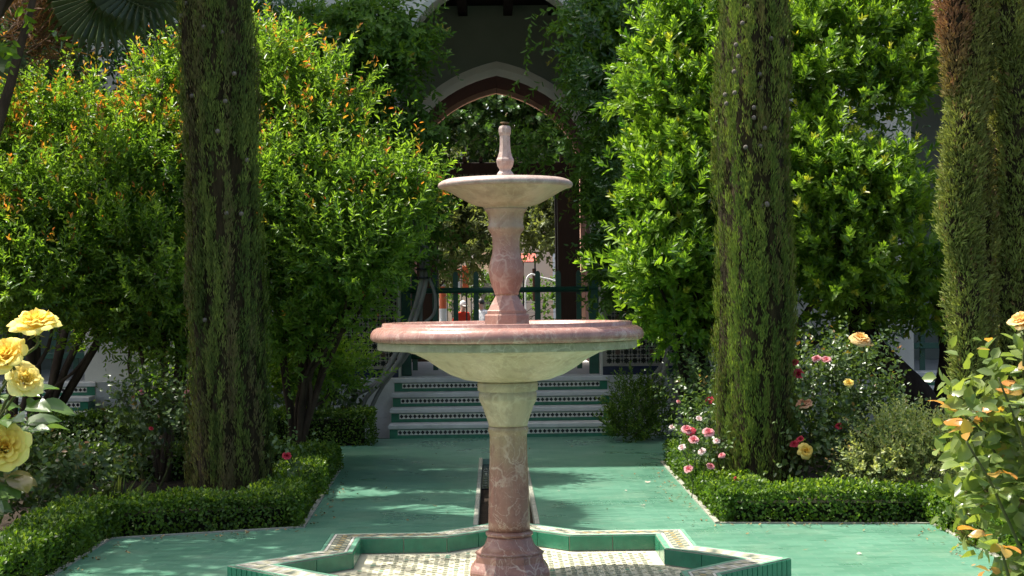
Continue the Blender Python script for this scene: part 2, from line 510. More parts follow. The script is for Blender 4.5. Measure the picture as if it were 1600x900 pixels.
# ------------------------------------------------------------------ leaves
def leaf_mesh(name, P, D, N, L, W, mats, rnd=None, tip=None, curl=0.12, fold=0.25, simple_leaf=False, extra=None):
    """one mesh of many leaves: P base, D along the leaf, N its upper side"""
    n = len(P)
    D = norm(D)
    S = norm(np.cross(D, N))
    Nn = np.cross(S, D)
    L = np.broadcast_to(L, (n,))[:, None]
    W = np.broadcast_to(W, (n,))[:, None]
    if simple_leaf:
        k = 4
        V = np.stack([P, P + D * L * 0.5 - S * W * 0.5 + Nn * W * fold, P + D * L - Nn * L * curl,
                      P + D * L * 0.5 + S * W * 0.5 + Nn * W * fold], 1)
        quads = np.array([[0, 3, 2, 1]])
    else:
        k = 6
        V = np.stack([P,
                      P + D * L * 0.30 - S * W * 0.46 + Nn * W * fold,
                      P + D * L * 0.68 - S * W * 0.40 + Nn * (W * fold - L * curl * 0.4),
                      P + D * L - Nn * L * curl,
                      P + D * L * 0.68 + S * W * 0.40 + Nn * (W * fold - L * curl * 0.4),
                      P + D * L * 0.30 + S * W * 0.46 + Nn * W * fold], 1)
        quads = np.array([[0, 3, 2, 1], [0, 5, 4, 3]])
    V = V.reshape(-1, 3)
    nq = len(quads)
    F = (quads[None] + (np.arange(n) * k)[:, None, None]).reshape(-1, 4)
    me = bpy.data.meshes.new(name)
    ev, ef, em = ([], [], [])
    if extra is not None:
        ev, ef, em = extra.v, extra.f, extra.mi
    nv0 = len(V)
    nv = nv0 + len(ev)
    me.vertices.add(nv)
    allv = V if not ev else np.concatenate([V, np.array(ev, dtype=float)])
    me.vertices.foreach_set('co', allv.astype(np.float32).ravel())
    loops = F.ravel()
    tot = np.full(len(F), 4)
    if ef:
        el = np.concatenate([np.array(f) for f in ef]) + nv0
        loops = np.concatenate([loops, el])
        tot = np.concatenate([tot, [len(f) for f in ef]])
    me.loops.add(len(loops))
    me.loops.foreach_set('vertex_index', loops.astype(np.int32))
    me.polygons.add(len(tot))
    start = np.concatenate([[0], np.cumsum(tot)[:-1]])
    me.polygons.foreach_set('loop_start', start.astype(np.int32))
    mi = np.zeros(len(tot), dtype=np.int32)
    if ef:
        mi[len(F):] = np.array(em) + 1
    for m_ in (mats if isinstance(mats, (list, tuple)) else [mats]):
        me.materials.append(m_)
    me.polygons.foreach_set('material_index', mi)
    me.update(calc_edges=True)
    if rnd is None:
        rnd = RNG.random(n)
    r = me.attributes.new('rnd', 'FLOAT', 'FACE')
    rv = np.zeros(len(tot), dtype=np.float32)
    rv[:len(F)] = np.repeat(rnd, nq)
    r.data.foreach_set('value', rv)
    if tip is not None:
        t = me.attributes.new('tip', 'FLOAT', 'FACE')
        tv = np.zeros(len(tot), dtype=np.float32)
        tv[:len(F)] = np.repeat(tip, nq)
        t.data.foreach_set('value', tv)
    me.validate()
    return me


def lump(u, freq, seed, k=6):
    """smooth value noise of a 3-vector array, about -1..1"""
    g = np.random.default_rng(seed)
    s = np.zeros(len(u))
    for i in range(k):
        w = g.normal(size=3) * freq
        s += np.sin(u @ w + g.random() * 6.28)
    return s / math.sqrt(k) * 0.9


def sample_blobs(blobs, n, seed, inner=0.55, rough=0.22, freq=3.0, clump=0, crad=0.16):
    """points spread through the outer shell of overlapping ellipsoids, with the outward direction"""
    g = np.random.default_rng(seed)
    B = np.array(blobs, dtype=float)
    area = (B[:, 3] * B[:, 4] + B[:, 4] * B[:, 5] + B[:, 3] * B[:, 5])
    idx = g.choice(len(B), size=int(n * 1.9), p=area / area.sum())
    u = norm(g.normal(size=(len(idx), 3)))
    rf = inner + (1 - inner) * g.random(len(idx)) ** 0.55
    c, r = B[idx, :3], B[idx, 3:6]
    wob = 1 + rough * lump(u * 1.0 + c * 3.1, freq, seed + 5)
    P = c + u * r * (rf * wob)[:, None]
    out = norm(u / r)
    deep = np.zeros(len(P), dtype=bool)
    for b in B:
        q = (P - b[:3]) / b[3:6]
        deep |= (np.einsum('ij,ij->i', q, q) < 0.42)
    keep = ~deep | (g.random(len(P)) < 0.25)
    P, out, rf = P[keep][:n], out[keep][:n], rf[keep][:n]
    if clump:
        # gather shoots into sprays carried by side branches, leaving dark gaps between
        nc = max(6, len(P) // clump)
        who = np.arange(len(P)) % nc
        off = g.normal(size=P.shape) * npa(crad, crad, crad * 0.6)
        P2 = P[who] + off + out[who] * (g.random(len(P))[:, None] - .5) * crad
        o2 = norm(out[who] + norm(off) * 0.75)
        r2 = np.clip(rf[who] + (off * out[who]).sum(1) / crad * 0.08, 0, 1)
        P, out, rf = P2, o2, r2
    return P, out, rf


def shoots(P, Dir, length, nleaf, leafL, leafW, spread, seed, whorl=False, droop=0.0, tips=0.0, tipsel=None, jitter=0.35, t0=0.08):
    """leafy shoots: returns leaf arrays (P, D, N, L, W, rnd, tip, shoot curves)"""
    g = np.random.default_rng(seed)
    m = len(P)
    Dir = norm(Dir)
    ref = np.where(np.abs(Dir[:, 2:3]) > 0.9, npa(1, 0, 0), npa(0, 0, 1))
    U = norm(np.cross(Dir, ref))
    Vv = np.cross(Dir, U)
    t = np.linspace(t0, 1.0, nleaf)
    if whorl:
        t = 1 - (1 - t) ** 1.7 * 0.9
    ph0 = g.random(m) * 6.28
    ln = np.broadcast_to(length, (m,))
    T = t[None] + g.normal(size=(m, nleaf)) * 0.03
    ph = ph0[:, None] + np.arange(nleaf)[None] * 2.4 + g.normal(size=(m, nleaf)) * 0.35
    R = np.cos(ph)[..., None] * U[:, None] + np.sin(ph)[..., None] * Vv[:, None]
    pos = P[:, None] + Dir[:, None] * (T * ln[:, None])[..., None]
    pos[..., 2] -= droop * (T ** 2) * ln[:, None]
    a = spread * (1.0 - 0.45 * T)
    D = Dir[:, None] * np.cos(a)[..., None] + R * np.sin(a)[..., None]
    D = D + g.normal(size=D.shape) * jitter * 0.45
    D[..., 2] -= droop * 0.7
    N = Dir[:, None] * np.sin(a)[..., None] - R * np.cos(a)[..., None]
    N = N + g.normal(size=D.shape) * jitter
    size = (0.75 + 0.5 * g.random((m, nleaf))) * (1.0 - 0.35 * T ** 3)
    L = leafL * size
    W = leafW * size * (0.85 + 0.3 * g.random((m, nleaf)))
    rn = np.clip(0.5 + 0.24 * g.normal(size=(m, 1)) + 0.16 * g.normal(size=(m, nleaf)) + 0.25 * (T - 0.5), 0, 1)
    if tipsel is None:
        tipsel = (g.random(m) < tips).astype(float)
    tp = np.clip((T - 0.62) * 3.2, 0, 1) * tipsel[:, None] * (0.5 + 0.5 * g.random((m, nleaf)))
    f = lambda x: x.reshape(-1, *x.shape[2:])
    return f(pos), f(D), f(N), f(L), f(W), f(rn), f(tp)


def branches(mb, root, targets, r0, seed, m=0, wig=0.12):
    g = random.Random(seed)
    root = Vector(root)
    for t in targets:
        t = Vector(t)
        mid1 = root.lerp(t, 0.35) + Vector((g.uniform(-wig, wig), g.uniform(-wig, wig), (t.z - root.z) * 0.12))
        mid2 = root.lerp(t, 0.7) + Vector((g.uniform(-wig, wig), g.uniform(-wig, wig), 0))
        pts = curve_pts([root + Vector((g.uniform(-.05, .05), g.uniform(-.05, .05), 0)), mid1, mid2, t], 10)
        rr = r0 * g.uniform(0.75, 1.1)
        mb.tube(pts, [rr * (1 - 0.75 * i / 10) for i in range(11)], 7, m)
    return mb


def shrub(name, label, cat, base, blobs, n_shoot, nleaf, leafL, leafW, leafmat, seed, length=0.3, up=0.75, spread=0.95, whorl=False,
          tips=0.0, tip_z=None, droop=0.0, stem_r=0.035, barkmat=None, inner=0.5, group=None, curl=0.14, fold=0.22, part='crown', rough=0.22,
          twig=True, jitter=0.35, freq=3.0, stems=True, stem_n=99, leggy=0.0, clump=0, crad=0.16, shrink=0.0):
    """a shrub or tree: stems or trunk plus a crown of leafy shoots"""
    t = thing(name, label, cat, base, group)
    bx = Vector(base)
    B = [(b[0] - bx.x, b[1] - bx.y, b[2] - bx.z - shrink * .3, *[max(.07, r_ - shrink) for r_ in b[3:]]) for b in blobs]
    P, out, rf = sample_blobs(B, n_shoot, seed, inner, rough, freq, clump, crad)
    keep = P[:, 2] > 0.05
    P, out, rf = P[keep], out[keep], rf[keep]
    g = np.random.default_rng(seed + 1)
    Dir = out + npa(0, 0, up) + g.normal(size=P.shape) * 0.3
    ln = length * (0.6 + 0.8 * g.random(len(P)))
    long_one = (g.random(len(P)) < leggy) & (rf > 0.85) & (out[:, 2] > 0.1)
    ln = np.where(long_one, ln * 1.9, ln)
    tipsel = None
    if tips:
        p = tips * (rf > 0.72)
        if tip_z is not None:
            p = p * (0.25 + 1.2 * (lump(P, 3.2, seed + 77) > 0.15)) * np.clip((P[:, 2] + bx.z - tip_z[0]) / (tip_z[1] - tip_z[0]), 0.03, 1)
        tipsel = ((g.random(len(P)) < p) | (long_one & (g.random(len(P)) < tips * 1.6))).astype(float)
    lv = shoots(P, Dir, ln, nleaf, leafL, leafW, spread, seed + 2, whorl, droop, tips, tipsel, jitter)
    ex = None
    mats = [leafmat]
    if twig:
        ex = MB()
        Dn = norm(Dir)
        sel = np.where(rf > 0.7)[0]
        for i in sel[::2]:
            p0 = Vector(P[i] - Dn[i] * 0.08)
            p1 = Vector(P[i] + Dn[i] * ln[i])
            p1.z -= droop * ln[i]
            s = Vector((-Dn[i][1], Dn[i][0], 0.02))
            s = s.normalized() * 0.0035 if s.length > 1e-4 else Vector((0.0035, 0, 0))
            ex.add([p0 - s, p0 + s, p1], [(0, 1, 2)], 0)
        mats.append(M['twig'])
    me = leaf_mesh(part, *lv[:5], mats, lv[5], lv[6], curl, fold, False, ex)
    tag(put(part, me, t), kind='stuff')
    if stems:
        mb = MB()
        branches(mb, (0, 0, -0.06), [(b[0], b[1], b[2]) for b in B[-stem_n:]], stem_r, seed, 0, 0.1 + stem_r)
        mb.build('stems' if stem_r < 0.05 else 'trunk', barkmat or M['bark'], t)
    return t


# ------------------------------------------------------------------ setting: ground, soil, paving
def sheet(name, poly, z, m, kind='structure'):
    o = MB().add([(x, y, z) for x, y in poly], [tuple(range(len(poly)))]).build(name, m)
    return tag(o, kind=kind)


sheet('ground', [(-400, -400), (400, -400), (400, 600), (-400, 600)], -0.35, M['ground'])
sheet('street', [(-60, 27), (60, 27), (60, 47), (-60, 47)], -0.30, M['asphalt'])
tag(MB().box(-14, 14, -6, 17.25, -0.30, -0.06).build('garden_soil', M['soil']), kind='structure')

RILL = 0.205                                   # half width of the water channel in the path
RILL_Y0, RILL_Y1 = 9.55, 14.35
pave = MB()
ZP = (-0.25, 0.0)
pave.prism([(-1.37, -5), (1.37, -5), (1.37, 5.9), (2.75, 5.9), (2.75, 9.94), (1.37, 10.08), (-1.33, 10.14), (-2.5, 9.76), (-2.5, 5.9), (-1.37, 5.9)][::1], *ZP)
tag(pave.build('plaza_paving', M['tile_floor']), kind='structure')
pp = MB()
pp.prism([(-1.329, 10.142), (-RILL, 10.124), (-RILL, RILL_Y1), (RILL, RILL_Y1), (RILL, 10.1), (1.37, 10.082), (1.42, 13.9), (1.9, 14.0), (1.9, 16.52), (-1.9, 16.52), (-1.9, 14.0), (-1.44, 13.8)], *ZP)
tag(pp.build('path_paving', M['tile_floor']), kind='structure')
edge = MB()
for pts in ([(1.42, 13.9), (1.37, 10.08), (2.75, 9.94), (2.75, 5.9)], [(-1.44, 13.8), (-1.33, 10.14), (-2.5, 9.76), (-2.5, 5.9)]):
    for (xa, ya), (xb, yb) in zip(pts, pts[1:]):
        L = math.hypot(xb - xa, yb - ya)
        nx, ny = -(yb - ya) / L, (xb - xa) / L
        cx, cy = (xa + xb) / 2, (ya + yb) / 2
        if (abs(cx + nx) > abs(cx)) == False and abs(nx) > 0.5:
            nx, ny = -nx, -ny
        if abs(ny) > 0.5 and ny < 0:
            nx, ny = -nx, -ny
        w = 0.035
        edge.prism([(xa, ya), (xb, yb), (xb + nx * w, yb + ny * w), (xa + nx * w, ya + ny * w)] if (xb - xa) * ny - (yb - ya) * nx > 0 else
                   [(xb, yb), (xa, ya), (xa + nx * w, ya + ny * w), (xb + nx * w, yb + ny * w)], -0.2, 0.008)
tag(edge.build('paving_edging', M['grout']), kind='structure')

# the rill set into the path
rill = thing('water_channel', 'narrow dry water channel running down the middle of the green path', 'channel', (0, RILL_Y0, 0))
b = MB().box(-RILL + .004, RILL - .004, 0.6, RILL_Y1 - RILL_Y0, -0.24, -0.10)
b.build('channel_floor', M['tile_grey'], rill)
for s in (-1, 1):
    MB().box(s * RILL - .016, s * RILL + .016, 0.6, RILL_Y1 - RILL_Y0 + .01, -0.2, 0.006, 0, 0.003).build('channel_border', M['grout'], rill)
MB().box(-RILL + .02, RILL - .02, 2.95, RILL_Y1 - RILL_Y0 - .02, -0.095, -0.05).build('black_mosaic_bed', M['tile_black'], rill)
mz = MB()
for j in range(8):
    for i in range(3):
        cx, cy = (i - 1) * 0.125, 3.12 + j * 0.17
        for k in range(8):
            a = k * math.pi / 4
            r1 = 0.042
            mz.add([(cx + r1 * math.cos(a + q) * s_, cy + r1 * math.sin(a + q) * 1.25 * s_, -0.046) for q, s_ in ((0, .45), (-.28, 1), (0, 1.25), (.28, 1))], [(0, 1, 2, 3)], 0)
tag(mz.build('mosaic_rosettes', M['tile_grey'], rill), kind='stuff')


# ------------------------------------------------------------------ star basin
FY = 8.0
SB, SD = 1.035, 1.464


def star_poly(b_, d_):
    pts = []
    e = d_ - b_
    for k in range(4):
        a = k * math.pi / 2
        for (x, y) in ((d_, 0.0), (b_, e), (b_, b_), (e, b_)):
            pts.append((x * math.cos(a) - y * math.sin(a), x * math.sin(a) + y * math.cos(a)))
    return pts


OUT, INN = star_poly(SB, SD), star_poly(SB - 0.185, SD - 0.185 * math.sqrt(2))
basin = thing('star_basin', 'low eight pointed star basin of green and cream mosaic around the fountain', 'basin', (0, FY, 0))
bb = MB()
ZC, ZF = 0.125, 0.035
n16 = 16
bb.add([(x, y, ZC) for x, y in OUT] + [(x, y, ZC) for x, y in INN], [(i, (i + 1) % n16, n16 + (i + 1) % n16, n16 + i) for i in range(n16)])
bb.add([(x, y, 0.002) for x, y in OUT] + [(x, y, ZC) for x, y in OUT], [(i, (i + 1) % n16, n16 + (i + 1) % n16, n16 + i) for i in range(n16)])
bb.add([(x, y, 0.002) for x, y in INN] + [(x, y, ZC) for x, y in INN], [((i + 1) % n16, i, n16 + i, n16 + (i + 1) % n16) for i in range(n16)])
bb.build('coping_bed', M['grout'], basin)
INNF = star_poly(SB - 0.188, SD - 0.188 * math.sqrt(2))
MB().prism(INNF, 0.004, ZF).build('basin_floor', M['floor_cream'], basin)
fl = MB()
pitch = 0.0575
ng = 28
hb, hd = SB - 0.205, SD - 0.205 * math.sqrt(2)
for i in range(-ng, ng + 1):
    for j in range(-ng, ng + 1):
        x, y = i * pitch, j * pitch
        if (max(abs(x), abs(y)) < hb - .03) or (abs(x) + abs(y) < hd - .045):
            if x * x + y * y < 0.19 ** 2:
                continue
            s = 0.0125 * random.uniform(0.8, 1.2)
            jx, jy = random.uniform(-.002, .002), random.uniform(-.002, .002)
            mt = 0 if random.random() < 0.93 else 1
            fl.add([(x + jx - s, y + jy - s, ZF + .003), (x + jx + s, y + jy - s, ZF + .003), (x + jx + s, y + jy + s, ZF + .003), (x + jx - s, y + jy + s, ZF + .003)], [(0, 1, 2, 3)], mt)
            if (i + j) % 2 == 0:
                x2, y2, s2 = x + pitch / 2, y + pitch / 2, 0.010
                if (max(abs(x2), abs(y2)) < hb - .03) or (abs(x2) + abs(y2) < hd - .045):
                    fl.add([(x2 - s2, y2 - s2, ZF + .003), (x2 + s2, y2 - s2, ZF + .003), (x2 + s2, y2 + s2, ZF + .003), (x2 - s2, y2 + s2, ZF + .003)], [(0, 1, 2, 3)], 2)
tag(fl.build('floor_mosaic', [M['tile_dot'], M['tile_green_pale'], M['tile_cream']], basin), kind='stuff')
cop = MB()


def lerp2(a, b_, t):
    return (a[0] + (b_[0] - a[0]) * t, a[1] + (b_[1] - a[1]) * t)


for i in range(16):
    o0, o1, i0, i1 = OUT[i], OUT[(i + 1) % 16], INN[i], INN[(i + 1) % 16]
    eL = math.dist(o0, o1)
    axis_edge = abs(o0[0] - o1[0]) < 1e-6 or abs(o0[1] - o1[1]) < 1e-6

    def cell(u0, u1, v0, v1, m_, gap=0.0016):
        gu, gv = gap / eL, gap / 0.185
        q = []
        for u, v in ((u0 + gu, v0 + gv), (u1 - gu, v0 + gv), (u1 - gu, v1 - gv), (u0 + gu, v1 - gv)):
            p = lerp2(lerp2(o0, o1, u), lerp2(i0, i1, u), v)
            q.append((p[0], p[1], ZC + .003))
        cop.add(q, [(0, 1, 2, 3)], m_)
    nb = 5
    for k in range(nb):
        cell(k / nb, (k + 1) / nb, 0.0, 0.12, 0)
        cell(k / nb, (k + 1) / nb, 0.84, 1.0, 0)
    nw = max(4, round(eL / 0.06))
    for k in range(nw):
        cell(k / nw, (k + 1) / nw, 0.13, 0.22, 1)
        cell(k / nw, (k + 1) / nw, 0.74, 0.83, 1)
    nm = max(6, round(eL / 0.042))
    for k in range(nm):
        for r_ in range(3):
            v0 = 0.235 + r_ * 0.165
            if axis_edge:
                mm = 3 if r_ == 1 and k % 2 == 0 else (2 if (k + r_) % 2 else 4)
            else:
                mm = (4 if (k + r_) % 3 == 0 else 1) if (k + r_) % 2 else 2
            cell(k / nm, (k + 1) / nm, v0, v0 + 0.16, mm)
tag(cop.build('coping_mosaic', [M['tile_green_pale'], M['tile_white'], M['tile_cream'], M['tile_ochre'], M['tile_grey']], basin), kind='stuff')


def wall_tiles(poly, z0, z1, width, inward, parent, nm):
    n = len(poly)
    for i in range(n):
        a, c = Vector((*poly[i], 0)), Vector((*poly[(i + 1) % n], 0))
        d = c - a
        L = d.length
        k = max(2, round(L / width))
        t = d.normalized()
        nrm = Vector((t.y, -t.x, 0)) * (-1 if inward else 1)
        w = L / k
        for j in range(k):
            mb = MB()
            h = z1 - z0
            g_ = 0.0018
            e = 0.0012
            th = 0.006 + random.uniform(-.0008, .0012)
            fr = [(g_, g_), (w - g_, g_), (w - g_, h - g_), (g_, h - g_)]
            bk = [Vector((0, 0, z)) + t * x for x, z in fr]
            ft = [Vector((0, 0, z)) + t * x + nrm * th for x, z in ((g_ + e, g_ + e), (w - g_ - e, g_ + e), (w - g_ - e, h - g_ - e), (g_ + e, h - g_ - e))]
            f = [(4, 5, 6, 7), (0, 1, 5, 4), (1, 2, 6, 5), (2, 3, 7, 6), (3, 0, 4, 7)]
            if inward:
                f = [tuple(reversed(x)) for x in f]
            mb.add(bk + ft, f)
            mb.build(nm, M['tile_green'], parent, a + t * (w * j) + Vector((0, 0, z0)))


wall_tiles(OUT, 0.006, ZC - .002, 0.043, False, basin, 'wall_tile')
wall_tiles(INN, ZF + .003, ZC - .002, 0.2, True, basin, 'wall_tile')

# ------------------------------------------------------------------ fountain
fountain = thing('tiered_fountain', 'two tiered rose marble fountain standing in the star basin', 'fountain', (0, FY, 0))
PX = 300.0


def pr(rows):
    return [(r / PX, 1.5 - (y - YH) / PX) for r, y in rows]


oct_rot = math.pi / 8
# base: stepped octagonal foot
MB().lathe([(0.222, ZF + .004), (0.222, 0.085), (0.217, 0.097), (0.188, 0.135), (0.186, 0.165), (0.182, 0.176)], 8, 0, False, (0, 0), oct_rot).build('base', M['marble_shaft'], fountain)
neck = [(0.180, 0.177), (0.160, 0.190), (0.140, 0.204), (0.128, 0.222), (0.119, 0.245), (0.114, 0.262)]
MB().lathe(neck, 40).build('base_flare', M['marble_shaft'], fountain)
ring = [(0.112, .262)] + [(0.112 + 0.013 * math.cos(a), 0.276 - 0.014 * math.cos(a + math.pi / 2)) for a in np.linspace(-math.pi / 2, math.pi / 2, 9)] + [(0.110, 0.290)]
ring = [(0.112, 0.262)] + [(0.110 + 0.0135 * math.sin(t), 0.276 - 0.0135 * math.cos(t)) for t in np.linspace(0.2, math.pi - .2, 9)] + [(0.109, 0.291)]
MB().lathe(ring, 40).build('base_ring', M['marble_shaft'], fountain)
sh = [(0.1085, 0.292), (0.108, 0.35), (0.104, 0.50), (0.099, 0.66), (0.097, 0.78), (0.099, 0.796), (0.104, 0.803), (0.105, 0.82), (0.101, 0.832)]
MB().lathe(sh, 40).build('shaft', M['marble_shaft'], fountain)
cap = [(0.100, 0.833), (0.104, 0.85), (0.117, 0.89), (0.133, 0.935), (0.148, 0.966), (0.150, 0.972), (0.151, 1.004), (0.146, 1.010), (0.146, 1.015), (0.157, 1.020), (0.157, 1.058), (0.153, 1.064)]
MB().lathe(cap, 40).build('capital', M['marble_cream'], fountain)
lower = thing('lower_basin', None, None)
lower.parent = fountain
und = [(0.150, 1.064), (0.166, 1.068), (0.224, 1.076), (0.296, 1.102), (0.350, 1.133), (0.415, 1.179), (0.482, 1.213), (0.548, 1.231), (0.62, 1.2355), (0.672, 1.2365)]
bowl_o = MB().lathe(und, 72, 0, True, caps=False)
bowl_o.build('bowl', M['marble_cream'], lower)
MB().lathe([(0.672, 1.237), (0.674, 1.240), (0.674, 1.275), (0.672, 1.278)], 72, 0, False, caps=False).build('moss_band', M['marble_moss'], lower)
rim = [(0.668, 1.2785), (0.690, 1.2790), (0.703, 1.284), (0.709, 1.295), (0.710, 1.309), (0.705, 1.325), (0.694, 1.340), (0.676, 1.349), (0.654, 1.353),
       (0.650, 1.355), (0.649, 1.369), (0.646, 1.3725), (0.600, 1.3725), (0.592, 1.367), (0.56, 1.33), (0.45, 1.28), (0.15, 1.255), (0.02, 1.255)]
MB().lathe(rim, 72, 0, True).build('rim', M['marble_pink'], lower)
# water-stained pedestal and baluster
ped = [(0.124, 1.256), (0.124, 1.408), (0.120, 1.414), (0.110, 1.416), (0.110, 1.432), (0.105, 1.436), (0.063, 1.508), (0.0625, 1.514)]
MB().lathe(ped, 8, 0, False, (0, 0), oct_rot).build('pedestal', M['marble_column'], fountain)
bal = pr([(18.5, 460.5), (19, 457), (22, 449), (25.5, 439), (27.6, 428), (27, 416), (24.5, 405), (22, 396), (21, 385), (21.6, 372), (23.5, 365), (27.5, 360), (28.6, 357), (28.6, 354), (27.2, 351), (27.4, 340), (29, 333), (33, 328.5), (34, 326)])
MB().lathe(bal, 40).build('baluster', M['marble_column'], fountain)
upper = thing('upper_basin', None, None)
upper.parent = fountain
ub = pr([(34, 325.8), (35.5, 322.5), (45, 321), (55, 317.5), (70, 309.5), (84, 301), (96, 295), (100, 294)])
MB().lathe(ub, 64, 0, True, caps=False).build('bowl', M['marble_cream'], upper)
ur = pr([(99, 294), (104, 293), (105.6, 290), (104.5, 286.5), (100, 283), (93, 280.6), (86, 280.2), (80, 282), (60, 289), (30, 293), (5, 294)])
MB().lathe(ur, 64, 0, True).build('rim', M['marble_pale'], upper)
fin = pr([(14.5, 294), (14.5, 273.5), (13.5, 271), (9.6, 266.5), (9.8, 264), (13, 259), (14.8, 252), (14.6, 249.5), (12.5, 246), (10, 238), (8.8, 228), (8.4, 212), (9.2, 210.5), (10.3, 207), (10.3, 201), (9, 197.5), (5, 196)])
MB().lathe(fin, 8, 0, False, (0, 0), oct_rot).build('finial', M['marble_pale'], fountain)
MB().lathe(pr([(4, 196.3), (4, 193.5), (7, 192.5), (7, 191), (2, 190.5)]), 12).build('nozzle', simple('corroded_brass', (0.2, 0.12, 0.06), (0.1, 0.07, 0.04), 30, 0.6, metal=0.6), fountain)

# ------------------------------------------------------------------ arcade building
YW, YG, YB = 17.6, 20.6, 21.8
arc = thing('arcade_building', 'white arcaded building with pointed gateway arch behind the garden', 'building', (0, YW, 0))


def arch_curve(hw, zs, rise, n, point):
    R_ = hw * point
    top = math.sqrt(R_ * R_ - (R_ - hw) ** 2)
    out = []
    for i in range(n + 1):
        t = i / n
        x = -hw * math.cos(math.pi * t)
        z = math.sqrt(max(R_ * R_ - (abs(x) + R_ - hw) ** 2, 0)) / top * rise
        out.append((x, zs + z))
    return out


def arch_wall(mb, x0, x1, z0, z1, xc, hw, zs, rise, y0, y1, point=1.0, n=28, msoff=0):
    cv = [(xc + x, z) for x, z in arch_curve(hw, zs, rise, n, point)]
    for y, flip in ((y0, False), (y1, True)):
        F = [((x0, z0), (xc - hw, z0), (xc - hw, zs), (x0, zs)), ((xc + hw, z0), (x1, z0), (x1, zs), (xc + hw, zs)),
             ((x0, zs), (xc - hw, zs), (xc - hw, z1), (x0, z1)), ((xc + hw, zs), (x1, zs), (x1, z1), (xc + hw, z1))]
        for (xa, za), (xb, zb) in zip(cv, cv[1:]):
            F.append(((xa, za), (xb, zb), (xb, z1), (xa, z1)))
        for q in F:
            q = [(x, y, z) for x, z in q]
            mb.add(q if not flip else q[::-1], [(0, 1, 2, 3)], 0)
    loop = [(xc - hw, z0)] + cv + [(xc + hw, z0)]
    for (xa, za), (xb, zb) in zip(loop, loop[1:]):
        mb.add([(xa, y0, za), (xa, y1, za), (xb, y1, zb), (xb, y0, zb)], [(0, 1, 2, 3)], msoff)
    for xe in (x0, x1):
        mb.add([(xe, y0, z0), (xe, y0, z1), (xe, y1, z1), (xe, y1, z0)], [(0, 1, 2, 3)], 0)
    mb.add([(x0, y0, z1), (x1, y0, z1), (x1, y1, z1), (x0, y1, z1)], [(0, 1, 2, 3)], 0)


def archivolt(mb, xc, hw, zs, rise, y, w, th, z0, point, n=28):
    inner = [(xc - hw, z0)] + [(xc + x, z) for x, z in arch_curve(hw, zs, rise, n, point)] + [(xc + hw, z0)]
    outer = [(xc - hw - w, z0)] + [(xc + x, z) for x, z in arch_curve(hw + w, zs, rise + w * 1.12, n, point)] + [(xc + hw + w, z0)]
    for k in range(len(inner) - 1):
        a, b_, c, d = inner[k], inner[k + 1], outer[k + 1], outer[k]
        m1, m2 = [((p[0] + q[0]) / 2, (p[1] + q[1]) / 2) for p, q in ((a, d), (b_, c))]
        P_ = lambda p, yy: (p[0], yy, p[1])
        mb.add([P_(a, y - th * .5), P_(b_, y - th * .5), P_(m2, y - th), P_(m1, y - th)], [(0, 1, 2, 3)], 0)
        mb.add([P_(m1, y - th * .8), P_(m2, y - th * .8), P_(c, y - th * .55), P_(d, y - th * .55)], [(0, 1, 2, 3)], 0)
        mb.add([P_(m1, y - th), P_(m2, y - th), P_(m2, y - th * .8), P_(m1, y - th * .8)], [(0, 1, 2, 3)], 0)
        mb.add([P_(d, y - th * .55), P_(c, y - th * .55), P_(c, y), P_(d, y)], [(0, 1, 2, 3)], 0)
        mb.add([P_(a, y), P_(b_, y), P_(b_, y - th * .5), P_(a, y - th * .5)], [(0, 1, 2, 3)], 0)


BAY = 5.9
BTOP = 15.2
for k, xc in enumerate((-BAY, 0.0, BAY)):
    mb = MB()
    arch_wall(mb, -BAY / 2 + .001, BAY / 2 - .001, 0.601, 8.0, 0, 1.15, 4.0, 1.17, 0, 0.45, 1.05)
    mb.build('front_wall', M['stucco'], arc, (xc, 0, 0))
    av = MB()
    archivolt(av, 0, 1.15, 4.0, 1.17, -.002, 0.12, 0.03, 3.9, 1.05)
    av.build('outer_archivolt', M['stucco'], arc, (xc, 0, 0))
mb = MB()
mb.box(-8.85, 8.85, 0, 3.0, 8.002, BTOP - .3)
mb.box(-8.85, -8.4, 0.452, 3.0, 0.6, 8.0)
mb.box(8.4, 8.85, 0.452, 3.0, 0.6, 8.0)
mb.build('upper_wall', M['stucco'], arc)
MB().box(-9.1, 9.1, -0.35, 3.3, BTOP - .298, BTOP).build('roof', simple('green_roof_tile', (0.03, 0.12, 0.07)), arc)
mb = MB()
for i in range(28):
    mb.box(-8.3 + i * 0.6, -8.18 + i * 0.6, 0.46, 2.98, 5.28, 5.42)
mb.box(-8.39, 8.39, 0.455, 2.99, 5.421, 5.55)
mb.build('gallery_ceiling', M['dark_wood'], arc)
gm = MB()
arch_wall(gm, -8.39, 8.39, 0.605, 7.99, 0, 1.23, 3.25, 1.23, 3.0, 4.2, 1.35, msoff=1)
gm.build('gallery_wall', [M['gallery'], M['soffit']], arc)
ta = MB()
archivolt(ta, 0, 1.23, 3.25, 1.23, 2.998, 0.17, 0.05, 1.2, 1.35)
ta.build('gateway_archivolt', M['trim'], arc)
tb = MB()
tb_in = MB()
arch_wall(tb_in, -1.5, 1.5, 0.62, 5.0, 0, 1.17, 3.25, 1.16, 4.202, 4.32, 1.35)
tb_in.build('rear_arch_edge', M['rear_lit_trim'], arc)
MB().box(-8.85, 8.85, -0.22, 4.2, -0.28, 0.6, 0).build('plinth', M['plinth'], arc)
MB().box(-8.4, 8.4, 0.02, 4.19, 0.6005, 0.604).build('gallery_floor', M['tread'], arc)
MB().lathe([(0.002, 3.2), (0.004, 3.9), (0.002, 4.44)], 6, 0, False, (0.0, 3.5)).build('lamp_cord', M['black_tie'], arc)
